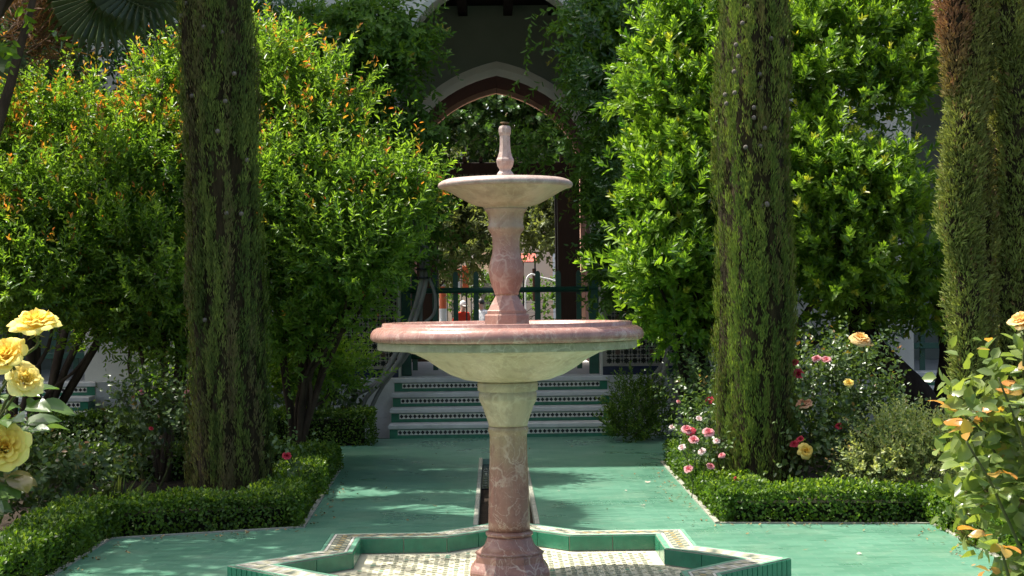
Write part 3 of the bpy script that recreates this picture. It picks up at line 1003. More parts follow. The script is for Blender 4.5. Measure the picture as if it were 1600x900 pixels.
MB().lathe([(0.002, 3.02), (0.035, 3.05), (0.045, 3.1), (0.03, 3.17), (0.01, 3.2)], 10, 0, True, (0.0, 3.5)).build('lamp', M['marble_pale'], arc)
mb = MB()
for x0, x1 in ((-2.3, -1.17), (1.17, 2.3)):
    MB().box(x0, x1, -0.018, -0.002, 0.603, 0.70, 0, 0.003).build('navy_tile_band', M['tile_navy'], arc)
    MB().box(x0, x1, -0.014, -0.002, 0.702, 2.15).build('zellige_bed', M['tile_bed'], arc)
    z = MB()
    U = 0.098
    nx, nz = int((x1 - x0) / U), int(1.42 / U)
    off = (x1 - x0 - nx * U) / 2
    for i in range(nx):
        for j in range(nz):
            cx, cz = x0 + off + (i + .5) * U, 0.715 + (j + .5) * U
            rosette = (i % 4 == 1 and j % 4 == 1)
            r_ = 0.039
            pts = []
            for k in range(16):
                a = k * math.pi / 8
                rr = r_ * (1.0 if k % 2 == 0 else 0.62)
                pts.append((cx + rr * math.cos(a), -0.0165, cz + rr * math.sin(a)))
            z.add(pts, [tuple(range(16))], 1 if rosette else 0)
            for k, (dx, dz) in enumerate(((.5, 0), (0, .5))):
                ex_, ez_ = cx + dx * U, cz + dz * U
                if ex_ > x1 - .02 or ez_ > 2.13:
                    continue
                a_, b_ = (0.012, 0.034) if k == 0 else (0.034, 0.012)
                z.add([(ex_ - a_, -.0165, ez_), (ex_, -.0165, ez_ - b_), (ex_ + a_, -.0165, ez_), (ex_, -.0165, ez_ + b_)], [(0, 1, 2, 3)], 0)
            ex_, ez_ = cx + .5 * U, cz + .5 * U
            if ex_ < x1 - .02 and ez_ < 2.13:
                s = 0.017
                z.add([(ex_ - s, -.0165, ez_), (ex_, -.0165, ez_ - s), (ex_ + s, -.0165, ez_), (ex_, -.0165, ez_ + s)], [(0, 1, 2, 3)], 2 if (i + j) % 2 else 0)
    tag(z.build('zellige_pieces', [M['tile_black'], M['tile_brown'], M['tile_navy']], arc), kind='stuff')


# ------------------------------------------------------------------ steps
def make_steps(xc, label):
    t = thing('tiled_steps', label, 'steps', (xc, 16.5, 0), 'tiled steps up to the arcade')
    W = 1.215
    R_, T_ = 0.15, 0.29
    for k in range(4):
        y0 = k * T_
        z0, z1 = k * R_, (k + 1) * R_
        yb = 0.872 if y0 < 0.8 else y0 + .12
        riser = MB().box(-W + .012, W - .012, y0, y0 + T_ - .002 if k < 3 else y0 + .10, z0 + (.001 if k else -.05), z1 - .051).build('riser', M['tile_green'], t)
        MB().box(-W, W, y0 - .022, y0 + T_ - .024 if k < 3 else y0 + .12, z1 - .050, z1 + (.002 if k < 3 else .004), 0, 0.008).build('tread', M['tread'], t)
        band = MB()
        zb0, zb1 = z1 - .112, z1 - .058
        band.add([(-W + .10, y0 - .003, zb0), (W - .10, y0 - .003, zb0), (W - .10, y0 - .003, zb1), (-W + .10, y0 - .003, zb1)], [(0, 1, 2, 3)], 0)
        n_ = 46
        for i in range(n_):
            cx = -W + .125 + i * (2 * W - .25) / (n_ - 1)
            cz = (zb0 + zb1) / 2
            s = 0.0225
            band.add([(cx - s, y0 - .006, cz), (cx, y0 - .006, cz - s), (cx + s, y0 - .006, cz), (cx, y0 - .006, cz + s)], [(0, 1, 2, 3)], 1)
        tag(band.build('mosaic_band', [M['tile_white'], M['tile_black']], riser), kind='stuff')
    return t


st = make_steps(0.0, 'green tiled steps with black and white mosaic leading up to the gateway')
for xc, lb in ((-BAY + .12, 'shaded green tiled steps at far left behind the yellow roses'), (BAY, 'green tiled steps at right behind the dark leaning trunk')):
    c = copy_tree(st)
    c.location.x = xc
    c['label'] = lb

# green picket gate on the landing
gate = thing('picket_gate', 'dark green round topped picket gate across the gateway', 'gate', (0, 17.9, 0.605))
ZG = 0.0
pk = MB()
prof = [(-0.03, 0.06), (0.03, 0.06), (0.03, 1.16)] + [(0.03 * math.cos(a), 1.16 + 0.045 * math.sin(a)) for a in np.linspace(0, math.pi, 7)[1:-1]] + [(-0.03, 1.16)]
nn = len(prof)
pk.add([(x, -.012, z) for x, z in prof] + [(x, .012, z) for x, z in prof], [tuple(range(nn)), tuple(reversed(range(nn, 2 * nn)))] + [((i + 1) % nn, i, nn + i, nn + (i + 1) % nn) for i in range(nn)])
pkm = pk.mesh('picket', [M['green_paint']])
for i in range(-4, 5):
    put('picket', pkm, gate, (-0.035 + i * 0.2395, 0, 0))
MB().tube([(-1.13, -.02, 0.985), (1.13, -.02, 0.985)], 0.032, 10).build('rail', M['green_paint'], gate)
MB().tube([(-1.13, -.02, 0.22), (1.13, -.02, 0.22)], 0.028, 10).build('rail', M['green_paint'], gate)
for s in (-1, 1):
    MB().box(s * 1.09 - .055, s * 1.09 + .055, -.05, .05, 0, 1.42, 0, .006).build('post', M['green_paint'], gate)

# green rails of the gallery in the side bays
for s, lb in ((-1, 'low green railing beside the far left steps'), (1, 'low green railing in the shade behind the pink roses')):
    t = thing('gallery_railing', lb, 'railing', (s * BAY, 17.75, 0.605), 'railings of the side arches')
    for z in (0.25, 0.85):
        MB().box(-1.14, 1.14, -.03, .03, z, z + .07, 0, .005).build('rail', M['green_paint'], t)
    for i in range(9):
        put('picket', pkm, t, (-1.0 + i * .25, .045, -.1))

# timber pergola and ivy behind the gateway
perg = thing('pergola', 'dark timber pergola frame standing behind the gateway arch', 'pergola', (0, 23.9, -0.3))
for x in (-1.33, 1.30):
    MB().box(x - .37, x + .37, -.16, .16, 0, 3.72, 0, .01).build('post', M['dark_wood'], perg)
    MB().box(x - .34, x + .34, 1.5, 1.78, 0, 3.72, 0, .01).build('post', M['dark_wood'], perg)
MB().box(-1.7, 1.7, -.12, .12, 3.723, 3.90, 0, .01).build('lintel', M['dark_wood'], perg)
MB().box(-1.7, 1.7, 1.52, 1.76, 3.723, 3.90, 0, .01).build('lintel', M['dark_wood'], perg)
for i in range(13):
    x = -1.5 + i * .25
    MB().box(x - .025, x + .025, -.3, 2.0, 3.903, 3.98).build('rafter', M['dark_wood'], perg)
for i in range(22):
    x = -1.0 + i * .0935
    MB().box(x - .012, x + .012, -.135, -.121, 3.60, 3.80).build('fringe_slat', M['dark_wood'], perg)


# ------------------------------------------------------------------ hedges
def hedge(label, a, b_, width, h, seed, dens=6600, leafL=0.028, z0=-0.06):
    """clipped box hedge from a to b (centre line), one thing"""
    a, b_ = Vector((*a, 0)), Vector((*b_, 0))
    d = b_ - a
    L = d.length
    t = d.normalized()
    nrm = Vector((-t.y, t.x, 0))
    o = thing('box_hedge', label, 'hedge', (a.x, a.y, z0), 'clipped hedges round the flower beds')
    H = h - z0
    w2 = width / 2
    g = np.random.default_rng(seed)
    A = {'top': L * width * .8, 's1': L * H * 1.1, 's2': L * H * 1.1, 'e1': width * H, 'e2': width * H}
    n = int(sum(A.values()) * dens)
    face = g.choice(5, size=n, p=np.array(list(A.values())) / sum(A.values()))
    u, v = g.random(n), g.random(n)
    s = np.where(face == 3, 0, np.where(face == 4, L, u * L))
    x = np.where(face == 0, (v - .5) * width, np.where(face == 1, w2, np.where(face == 2, -w2, (u - .5) * width)))
    z = np.where(face == 0, H, v * H)
    nl = np.zeros((n, 3))
    nl[face == 0] = (0, 0, 1)
    nl[face == 1] = (0, 1, 0)
    nl[face == 2] = (0, -1, 0)
    nl[face == 3] = (-1, 0, 0)
    nl[face == 4] = (1, 0, 0)
    sh = (g.random(n) < .27) & (face < 3)
    sgn = np.where(g.random(n) < .5, 1.0, -1.0)
    x = np.where(sh, sgn * (w2 - .012), x)
    z = np.where(sh, H - .012, z)
    nl[sh] = np.stack([0 * sgn, sgn * .7, 0 * sgn + .7], 1)[sh]
    loc = np.stack([s, x, z], 1)
    # rounded shoulders and an uneven, clipped surface
    k = np.clip((np.abs(x) - w2 + 0.07) / 0.07, 0, 1) * np.clip((z - H + 0.07) / 0.07, 0, 1)
    loc[:, 2] -= k * 0.03
    loc[:, 1] -= np.sign(x) * k * 0.025
    wob = lump(loc, 5.5, seed + 3) * 0.022 + lump(loc, 17, seed + 4) * 0.016 + lump(loc, 45, seed + 7) * 0.012
    depth = -g.random(n) ** 1.5 * 0.075 + wob
    stray = g.random(n) < 0.02
    depth = np.where(stray & (nl[:, 2] > .5), g.random(n) * 0.035, depth)
    loc += nl * depth[:, None]
    T, Nv, Z = np.array(t), np.array(nrm), npa(0, 0, 1)
    world = lambda q: q[:, :1] * T + q[:, 1:2] * Nv + q[:, 2:3] * Z
    P, Nw = world(loc), world(nl)
    flat = np.where(nl[:, 2:3] > .9, .7, .28)
    D = norm(Nw * flat + npa(0, 0, 0.35) + g.normal(size=(n, 3)) * 0.62)
    Nn = Nw * 1.2 + npa(0, 0, 0.35) + g.normal(size=(n, 3)) * 0.55
    young = np.clip((depth + 0.03) / 0.05, 0, 1) * (g.random(n) < 0.35) * (0.3 + 0.7 * (nl[:, 2] > .5))
    rn = np.clip(0.45 + 0.3 * lump(loc, 6, seed + 9) * .6 + g.normal(size=n) * 0.2, 0, 1)
    me = leaf_mesh('foliage', P, D, Nn, leafL * (0.7 + 0.6 * g.random(n)), leafL * 0.62, M['box'], rn, young, 0.1, 0.18, True)
    tag(put('foliage', me, o), kind='stuff')
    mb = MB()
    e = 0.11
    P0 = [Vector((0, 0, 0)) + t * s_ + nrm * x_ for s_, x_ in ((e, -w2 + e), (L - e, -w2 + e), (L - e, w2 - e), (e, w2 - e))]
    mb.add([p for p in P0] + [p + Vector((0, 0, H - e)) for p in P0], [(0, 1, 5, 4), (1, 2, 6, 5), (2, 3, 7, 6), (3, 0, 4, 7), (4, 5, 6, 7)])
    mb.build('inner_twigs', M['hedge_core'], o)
    return o


hedge('low hedge along the left edge of the green path', (-1.565, 10.42), (-1.63, 13.7), 0.37, 0.23, 21)
hedge('low hedge across the front of the shaded left flower bed', (-1.40, 10.345), (-2.86, 9.90), 0.36, 0.228, 22)
hedge('low hedge running towards the viewer at far left', (-2.69, 9.9), (-2.70, 6.2), 0.37, 0.235, 23)
hedge('low sunlit hedge along the right edge of the green path', (1.59, 10.36), (1.63, 13.8), 0.37, 0.23, 24)
hedge('low hedge across the front of the right rose bed', (1.42, 10.275), (3.10, 10.13), 0.36, 0.228, 25)
hedge('bright low hedge running towards the viewer at far right', (2.94, 10.0), (2.95, 6.2), 0.37, 0.235, 26)
hedge('dark hedge at the back of the left flower bed', (-4.9, 13.45), (-1.85, 13.6), 0.34, 0.25, 27, 3800)
hedge('dark shaded hedge below the white plinth left of the steps', (-4.85, 15.9), (-1.32, 15.95), 0.46, 0.37, 28, 4200)


# ------------------------------------------------------------------ cypresses
def cypress(label, base, height, R0, seed, lean=(0, 0), ribs=7, rib=0.10, matn='cypress', n=26000, brown=0.35, cones=(), dead=None, L0=0.036, group='column cypresses', wr=0.2):
    t = thing('cypress_tree', label, 'cypress', base, group)
    g = np.random.default_rng(seed)

    def rad(th, z):
        q = np.stack([np.cos(th) * 1.0, np.sin(th) * 1.0, z * 0.45], -1)
        prof = R0 * (1.02 + 0.10 * np.clip(1.6 - z, 0, 1.6) / 1.6) * np.clip(0.86 + 0.9 * z, 0.86, 1.0) * np.clip((height - z) / (height * 0.45), 0.03, 1) ** 0.7
        w = 1 + rib * np.sin(ribs * th + 1.3 * lump(q, 1.6, seed) + z * 0.35) * 0.55 + rib * 0.9 * lump(q * npa(1, 1, 2.0), 2.6, seed + 1) + rib * .45 * np.sin(19 * th + 2.2 * lump(q * npa(1, 1, 1.5), 2.0, seed + 21))
        return prof * w

    ntuft = n // 7
    ns = 2100                                           # sprays hang together in upright strands with dark grooves between
    sid = g.integers(0, ns, ntuft)
    s_th, s_z, s_len = g.random(ns) * 2 * math.pi, g.random(ns) ** 0.9 * height, 0.12 + 0.45 * g.random(ns) ** 2
    s_rad, s_tone = g.normal(size=ns) * 0.03, g.normal(size=ns) * 0.17
    z = np.clip(s_z[sid] + (g.random(ntuft) - .5) * s_len[sid], 0.01, height * .985)
    th = s_th[sid] + g.normal(size=ntuft) * 0.032 + 0.05 * np.sin(z * 5 + s_th[sid] * 7)
    dep = 1.0 + s_rad[sid] - 0.13 * g.random(ntuft) ** 1.5
    r = rad(th, z) * dep
    cx = np.stack([np.cos(th), np.sin(th), np.zeros(ntuft)], 1)
    P = cx * r[:, None]
    P[:, 2] = z
    P[:, 0] += lean[0] * z
    P[:, 1] += lean[1] * z
    tr = np.clip(0.42 + 0.30 * lump(np.stack([np.cos(th) * 4.5, np.sin(th) * 4.5, z * 0.7], 1), 2.2, seed + 2) + 0.16 * lump(np.stack([np.cos(th) * 2, np.sin(th) * 2, z * 2.5], 1), 2.2, seed + 12) + s_tone[sid] + g.normal(size=ntuft) * 0.08, 0, 1)
    br = np.clip(lump(np.stack([np.cos(th) * 5, np.sin(th) * 5, z * 0.55], 1), 2.0, seed + 6) * 0.85 + brown - 0.25 + g.normal(size=ntuft) * 0.22, 0, 1)
    if dead is not None:
        br = np.maximum(br, dead(th, z))
    k = 7
    Pt = np.repeat(P, k, 0) + g.normal(size=(ntuft * k, 3)) * npa(.010, .010, .02)
    O = np.repeat(cx, k, 0)
    Tn = np.stack([-O[:, 1], O[:, 0], O[:, 2]], 1)
    D = npa(0, 0, 1) * (0.8 + 0.3 * g.random((ntuft * k, 1))) + O * (0.05 + 0.22 * g.random((ntuft * k, 1))) + Tn * g.normal(size=(ntuft * k, 1)) * 0.24
    N = O + g.normal(size=D.shape) * 0.45
    L = L0 * (0.6 + 0.8 * g.random(ntuft * k))
    wd = wr * L
    me = leaf_mesh('foliage', Pt, D, N, L, wd, M[matn], np.clip(np.repeat(tr, k) + g.normal(size=ntuft * k) * 0.14, 0, 1),
                   np.repeat(br, k) * (0.6 + 0.4 * g.random(ntuft * k)), -0.05, 0.1, True)
    tag(put('foliage', me, t), kind='stuff')
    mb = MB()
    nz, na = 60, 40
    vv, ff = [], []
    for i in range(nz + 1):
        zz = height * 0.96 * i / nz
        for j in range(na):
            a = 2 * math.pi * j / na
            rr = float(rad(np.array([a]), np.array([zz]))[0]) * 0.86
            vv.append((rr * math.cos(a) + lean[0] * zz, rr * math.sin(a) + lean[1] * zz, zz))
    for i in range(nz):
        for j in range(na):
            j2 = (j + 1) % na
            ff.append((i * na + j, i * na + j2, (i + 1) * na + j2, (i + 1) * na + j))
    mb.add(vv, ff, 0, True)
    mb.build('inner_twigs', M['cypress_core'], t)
    MB().tube([(0, 0, -.1), (0, 0, 0.25), (lean[0] * .6, lean[1] * .6, 0.6)], [R0 * .55, R0 * .4, R0 * .32], 12).build('trunk', M['bark'], t)
    cm = MB().lathe([(0.003, -.016), (0.012, -.013), (0.0165, -.004), (0.017, .004), (0.013, .012), (0.005, .016)], 7).mesh('cone', [M['cone']])
    for px, py in cones:
        p = at(px, py, base[1]) - Vector(base)
        zz = p.z
        xx = p.x - lean[0] * zz
        c_ = max(-0.97, min(0.97, xx / R0))
        a = -math.acos(c_)
        rr = float(rad(np.array([a]), np.array([zz]))[0]) * 1.02
        # keep the photographed height and side, sit the cone on the foliage surface
        dd = rr * math.sin(a)
        q = at(px, py, base[1] + dd + lean[1] * zz) - Vector(base)
        put('cone', cm, t, q)
    return t


LC = at(368, 775, 11.2)
RC = at(1186, 772, 11.2)
cypress('dark column cypress in the shade of the left bed', (LC.x, 11.2, -0.06), 6.2, 0.272, 31, (-0.030, 0), 7, 0.11, 'cypress', 130000, 0.32,
        [(318, 42), (347, 50), (290, 5), (366, 115), (352, 158), (340, 205), (354, 333), (377, 334), (283, 24), (338, 424), (300, 150), (386, 250), (320, 500)])
cypress('mossy green column cypress between the pink rose bushes', (RC.x, 11.2, -0.06), 6.2, 0.268, 32, (0.0, 0), 6, 0.10, 'cypress_moss', 130000, 0.06,
        [(1150, 70), (1154, 88), (1147, 112), (1133, 148), (1148, 145), (1135, 162), (1187, 116), (1189, 137), (1178, 168), (1187, 168), (1188, 228), (1190, 321), (1169, 10), (1199, 320), (1178, 184), (1165, 230), (1205, 60), (1160, 36), (1195, 200), (1198, 318)])
RX = at(1552, 865, 9.1)


def plume_cypress(label, base, plumes, seed, n):
    """loose cypress made of upright feathery plumes with dark gaps between; plume = (px, top row, bottom row, radius px, distance, rust)"""
    t = thing('cypress_tree', label, 'cypress', base, 'feathery cypresses at the right edge')
    g = np.random.default_rng(seed)
    o = Vector(base)
    tot = sum((b - a) * r for _, a, b, r, _, _ in plumes)
    AP, AD, AN, AL, AR, AT = [], [], [], [], [], []
    core = MB()
    for q, (px, ya, yb, rp, d, rust) in enumerate(plumes):
        top, bot = np.array(at(px, ya, d) - o), np.array(at(px, yb, d) - o)
        R0 = rp / (FPX / d)
        m = int(n * (yb - ya) * rp / tot)
        k = 6
        nt_ = m // k
        u = g.random(nt_)
        th = g.random(nt_) * 2 * math.pi
        prof = np.minimum(1.0, 0.55 + 1.3 * u) * np.clip((1 - u) * 3.0, 0, 1) ** 0.6
        ax = bot + (top - bot) * u[:, None]
        c = np.stack([np.cos(th), np.sin(th), 0 * th], 1)
        wob = 1 + .22 * lump(np.stack([np.cos(th), np.sin(th), ax[:, 2] * 3.5], 1), 2.2, seed + q)
        P = ax + c * (R0 * prof * wob * (1 - .35 * g.random(nt_) ** 1.4))[:, None]
        tone = np.clip(.5 + .28 * lump(P, 9, seed + 40 + q) + g.normal(size=nt_) * .12, 0, 1)
        dead = np.clip(rust * (0.75 + .4 * lump(P, 5, seed + 60 + q)) + (g.random(nt_) < .03) * .7, 0, 1)
        Pt = np.repeat(P, k, 0) + g.normal(size=(nt_ * k, 3)) * .012
        O = np.repeat(c, k, 0)
        D = npa(0, 0, 1) * (.45 + .5 * g.random((nt_ * k, 1))) + O * (.35 + .5 * g.random((nt_ * k, 1))) + g.normal(size=(nt_ * k, 3)) * .28
        AP.append(Pt); AD.append(D); AN.append(O + g.normal(size=D.shape) * .6 + npa(0, 0, .5))
        AL.append(.034 * (.6 + .8 * g.random(nt_ * k))); AR.append(np.clip(np.repeat(tone, k) + g.normal(size=nt_ * k) * .15, 0, 1)); AT.append(np.repeat(dead, k))
        pts = [Vector(bot + (top - bot) * v) for v in np.linspace(.02, .93, 9)]
        core.tube(pts, [R0 * .68 * min(1, .55 + 1.3 * v) * min(1, (1 - v) * 3) ** .6 for v in np.linspace(.02, .93, 9)], 9)
    cat = np.concatenate
    L = cat(AL)
    me = leaf_mesh('foliage', cat(AP), cat(AD), cat(AN), L, L * .24, M['cypress_soft'], cat(AR), cat(AT), .1, .1, True)
    tag(put('foliage', me, t), kind='stuff')
    tag(core.build('inner_twigs', M['cypress_core'], t), kind='stuff')
    MB().tube([(0, 0, -.1), (0, 0, .3), (0, 0, 1.2), (0, .05, 3.0)], [.10, .075, .06, .04], 12).build('trunk', M['bark'], t)
    return t


plume_cypress('pale feathery cypress with a rust coloured dead patch left of the edge', (RX.x - .06, 9.15, -.06),
              [(1490, -140, 150, 21, 9.05, .95), (1516, -120, 260, 22, 9.1, .15), (1504, 110, 420, 30, 9.05, .05), (1512, 330, 640, 27, 9.05, .0), (1536, 200, 620, 20, 9.2, .12), (1532, 560, 900, 34, 9.1, .1),
               (1560, 650, 905, 26, 9.0, .4), (1500, 220, 360, 24, 9.0, .0), (1486, 300, 380, 17, 8.98, .0), (1538, -100, 180, 16, 9.2, .1), (1520, 480, 760, 24, 9.1, .05)], 33, 80000)
plume_cypress('feathery green cypress cut off by the right edge', (RX.x + .24, 9.35, -.06),
              [(1575, -140, 170, 22, 9.25, .02), (1588, 60, 420, 26, 9.2, .0), (1610, -100, 600, 34, 9.4, .05), (1572, 280, 560, 18, 9.25, .05), (1592, 380, 720, 28, 9.25, .05), (1600, 600, 900, 36, 9.3, .1), (1560, 90, 300, 12, 9.3, .35)], 34, 60000)
# ------------------------------------------------------------------ big shrubs and trees
PG = dict(cat='shrub', rough=.34, freq=4.0, shrink=.19, clump=17, crad=.14, nleaf=13, leafL=0.068, leafW=0.024, leafmat=M['pomegranate'], length=0.24, up=0.8, spread=0.95, stem_r=0.03, fold=0.2, curl=0.16)


def B(px, py, d, rx, rz, ry=None):
    p = at(px, py, d)
    return (p.x, p.y, p.z, rx, ry if ry else rx, rz)


def S(px, py, rx, rz, ry=None, back=0.0):
    """blob on a shrub whose face slopes back with height, so that the high sun reaches it"""
    return B(px, py, 12.95 + max(0.0, 400 - py) / 400 * 1.25 + max(0.0, py - 400) * .005 + back, rx, rz, ry or max(.35, rx * .8))


shrub('pomegranate_shrub', 'big pomegranate shrub with red young tips at far left', base=(-4.25, 13.3, 0), n_shoot=2900, seed=41, tips=0.5, tip_z=(2.5, 3.0), leggy=.28,
      blobs=[S(60, 205, .62, .46), S(10, 320, .6, .55), S(130, 310, .6, .6), S(75, 420, .72, .48), S(-60, 200, .6, .6), S(170, 480, .45, .40), S(-10, 460, .5, .45), S(100, 150, .36, .3)], **PG)
shrub('pomegranate_shrub', 'pomegranate shrub with orange red tips just left of the dark cypress', base=(-2.95, 13.4, 0), n_shoot=2900, seed=42, tips=0.45, tip_z=(2.4, 3.1), leggy=.28,
      blobs=[S(245, 165, .42, .5), S(205, 280, .5, .6), S(300, 290, .5, .8, None, .2), S(240, 400, .62, .5), S(330, 120, .35, .5, None, .3), S(290, 520, .5, .42), S(210, 490, .45, .4), S(255, 110, .26, .36), S(270, 590, .42, .3, None, .4)], **PG)
shrub('pomegranate_shrub', 'bright pomegranate shrub reaching over the path right of the dark cypress', base=(-1.85, 13.7, 0), n_shoot=4300, seed=43, tips=0.30, tip_z=(2.1, 3.1), leggy=.28,
      blobs=[S(430, 120, .38, .5), S(500, 225, .48, .48), S(565, 290, .44, .40), S(615, 275, .26, .22), S(450, 320, .5, .6), S(540, 390, .5, .45), S(480, 480, .52, .5), S(535, 460, .3, .35), S(430, 55, .25, .35), S(520, 145, .24, .4),
             S(610, 325, .26, .25), S(500, 560, .42, .3, None, .5), S(440, 580, .36, .28, None, .5), S(575, 370, .3, .26)], **PG)
PT = dict(cat='tree', shrink=.14, clump=15, crad=.14, nleaf=14, leafL=0.092, leafW=0.033, leafmat=M['pittosporum'], length=0.17, up=.75, spread=1.0, whorl=True, fold=0.12, curl=0.05, barkmat=M['dark_bark'], jitter=0.28, rough=0.28, freq=4.5)
shrub('pittosporum_tree', 'bright green pittosporum between the gateway and the right cypress', base=(1.75, 13.6, 0), n_shoot=2900, seed=51, tips=0.04, stem_r=0.04,
      blobs=[S(1036, 90, .34, .30), S(1085, 45, .42, .45), S(1026, 145, .26, .2), S(1056, 235, .42, .32), S(1110, 190, .42, .5), S(1046, 320, .38, .26), S(1090, 320, .45, .5), S(1061, 420, .46, .30), S(1095, 490, .4, .32), S(1011, 400, .2, .26), S(1066, 490, .34, .24)], **PT)
shrub('pittosporum_tree', 'large pittosporum with dark leaning trunk right of the mossy cypress', base=(3.42, 13.9, 0), n_shoot=3500, seed=52, tips=0.05, stem_r=0.0, stems=False,
      blobs=[S(1290, 50, .5, .5), S(1390, 30, .5, .48), S(1260, 140, .36, .45), S(1350, 135, .5, .34), S(1420, 110, .3, .3), S(1280, 260, .45, .5), S(1360, 290, .5, .40), S(1300, 390, .55, .45, None, .3), S(1420, 370, .45, .5, None, .3),
             S(1350, 460, .6, .3, None, .6), S(1450, 300, .22, .3, None, .5), S(1460, 450, .3, .35, None, .6)], **PT)
tree = COL.objects['pittosporum_tree.001']
tb_ = Vector(tree.location)
tm = MB()
tm.tube(curve_pts([at(1470, 700, 13.9) - tb_, at(1432, 628, 13.9) - tb_, at(1395, 585, 13.9) - tb_, at(1355, 535, 13.9) - tb_, at(1330, 440, 13.9) - tb_, at(1300, 300, 13.6) - tb_], 20),
        [.21 - .0065 * i for i in range(21)], 12)
tm.build('leaning_trunk', M['dark_bark'], tree)
tm = MB()
tm.tube(curve_pts([at(1478, 700, 14.1) - tb_, at(1474, 620, 14.1) - tb_, at(1480, 540, 14.1) - tb_, at(1450, 400, 14.0) - tb_], 14), [.12 - .005 * i for i in range(15)], 12)
tm.build('upright_trunk', M['dark_bark'], tree)

WS = dict(cat='vine', shrink=.17, clump=6, crad=.12, nleaf=13, leafL=0.10, leafW=0.038, leafmat=M['wisteria'], length=0.30, up=0.15, spread=1.15, droop=0.35, fold=0.1, curl=0.2, stems=False, jitter=0.3)
wl = shrub('wisteria_vine', 'wisteria vine climbing the wall left of the gateway on grey stems', base=(-1.55, 17.05, 0.0), n_shoot=1500, seed=61, tips=0.03,
           blobs=[B(520, 60, 17.0, .6, .5, .3), B(600, 50, 16.9, .55, .45, .35), B(655, 110, 16.8, .28, .2, .25), B(560, 150, 17.0, .6, .3, .3), B(640, 210, 17.0, .35, .25, .3), B(590, 260, 17.1, .4, .5, .3),
                  B(650, 330, 17.0, .3, .55, .28), B(625, 400, 17.0, .25, .3, .25), B(470, 110, 17.0, .4, .6, .3)], **WS)
wr = shrub('wisteria_vine', 'dense wisteria vine hanging over the wall right of the gateway', base=(1.5, 17.05, 0.0), n_shoot=1900, seed=62, tips=0.05,
           blobs=[B(938, 40, 16.9, .42, .5, .35), B(998, 60, 17.0, .5, .6, .3), B(918, 20, 16.9, .26, .26, .3), B(968, 150, 16.9, .42, .4, .3), B(923, 95, 16.8, .2, .18, .2), B(943, 225, 17.0, .30, .2, .3),
                  B(968, 270, 17.0, .28, .4, .3), B(968, 380, 17.0, .2, .5, .25), B(1000, 300, 17.1, .5, .9, .3), B(845, 215, 17.1, .16, .12, .2), B(973, 460, 17.0, .18, .3, .2)], **WS)


def vine_stems(t, lines, r):
    o = Vector(t.location)
    for ln, rr in zip(lines, r):
        MB().tube([p - o for p in curve_pts([at(*q) for q in ln], 22)], rr, 8).build('stem', M['vine_bark'], t)


vine_stems(wl, [[(640, 300, 17.0), (655, 380, 16.95), (660, 425, 16.9), (652, 470, 16.9), (640, 505, 16.9), (620, 550, 16.85), (590, 598, 16.8), (555, 618, 16.75), (535, 660, 16.7)],
                [(655, 300, 17.0), (663, 400, 16.92), (667, 425, 16.88), (660, 465, 16.87), (645, 510, 16.86), (626, 560, 16.8), (600, 592, 16.75), (570, 625, 16.7), (560, 665, 16.65)],
                [(630, 350, 17.0), (650, 395, 16.95), (668, 430, 16.88), (680, 462, 16.88), (678, 490, 16.88), (662, 505, 16.88), (640, 520, 16.86), (600, 545, 16.8), (585, 560, 16.8)],
                [(660, 280, 17.02), (668, 415, 16.93), (658, 470, 16.92), (655, 520, 16.9), (632, 560, 16.85), (596, 606, 16.8), (570, 660, 16.7)]], [.032, .027, .018, .024])
o_ = Vector(wl.location)
for px, py in ((662, 421), (661, 434)):
    p = at(px, py, 16.9) - o_
    MB().lathe([(.07, -.012), (.085, -.008), (.085, .008), (.07, .012)], 14).build('tie', M['black_tie'], wl, p)
MB().tube([p - o_ for p in curve_pts([at(590, 240, 17.2), at(588, 170, 17.1), at(596, 110, 17.05), at(590, 40, 17.05)], 12)], .035, 8).build('stem', M['dark_bark'], wl)
vine_stems(wr, [[(1010, 330, 17.1), (1050, 450, 17.0), (1046, 540, 16.9), (1035, 590, 16.85), (1020, 640, 16.8)], [(1030, 350, 17.1), (1040, 500, 17.0), (1040, 560, 16.92), (1015, 600, 16.85), (1000, 660, 16.8)],
                [(940, 200, 17.2), (960, 320, 17.15), (1000, 450, 17.05), (1038, 540, 16.95)], [(1065, 470, 17.0), (1058, 540, 16.95), (1056, 600, 16.9), (1050, 660, 16.8)]], [.035, .03, .025, .04])
# loose strands of the right vine hanging in front of the arch
stv = shoots(np.array([at(832, 15, 16.8) - Vector(wr.location), at(826, 62, 16.8) - Vector(wr.location), at(850, 125, 16.8) - Vector(wr.location), at(815, 120, 16.8) - Vector(wr.location), at(870, 150, 16.8) - Vector(wr.location)]),
             np.array([(-.2, 0, -1), (-.1, 0, -1), (-.75, 0, -.7), (-.5, 0, -.6), (.3, 0, -.8)], dtype=float), .34, 14, .085, .032, 1.1, 63, droop=.15)
tag(put('trailing_strands', leaf_mesh('trailing_strands', *stv[:5], M['wisteria'], np.clip(stv[5] + .3, 0, 1), stv[6]), wr), kind='stuff')

shrub('ivy', 'glossy ivy mass growing over the pergola behind the arch', base=(1.45, 24.5, -0.3), n_shoot=2100, seed=71, cat='ivy', nleaf=9, leafL=0.10, leafW=0.085, leafmat=M['ivy'], length=0.26, up=0.2, spread=1.2, droop=0.3,
      blobs=[B(700, 220, 24.8, .6, .55, .6), B(770, 180, 25.0, .7, .6, .6), B(850, 200, 24.9, .6, .6, .6), B(730, 130, 25.3, .8, .6, .6), B(830, 120, 25.3, .8, .6, .6), B(880, 240, 24.6, .4, .35, .5), B(640, 170, 25, .6, .8, .6), B(920, 170, 25, .6, .8, .6)],
      stems=True, stem_n=1, stem_r=.03, fold=.08, curl=.15)

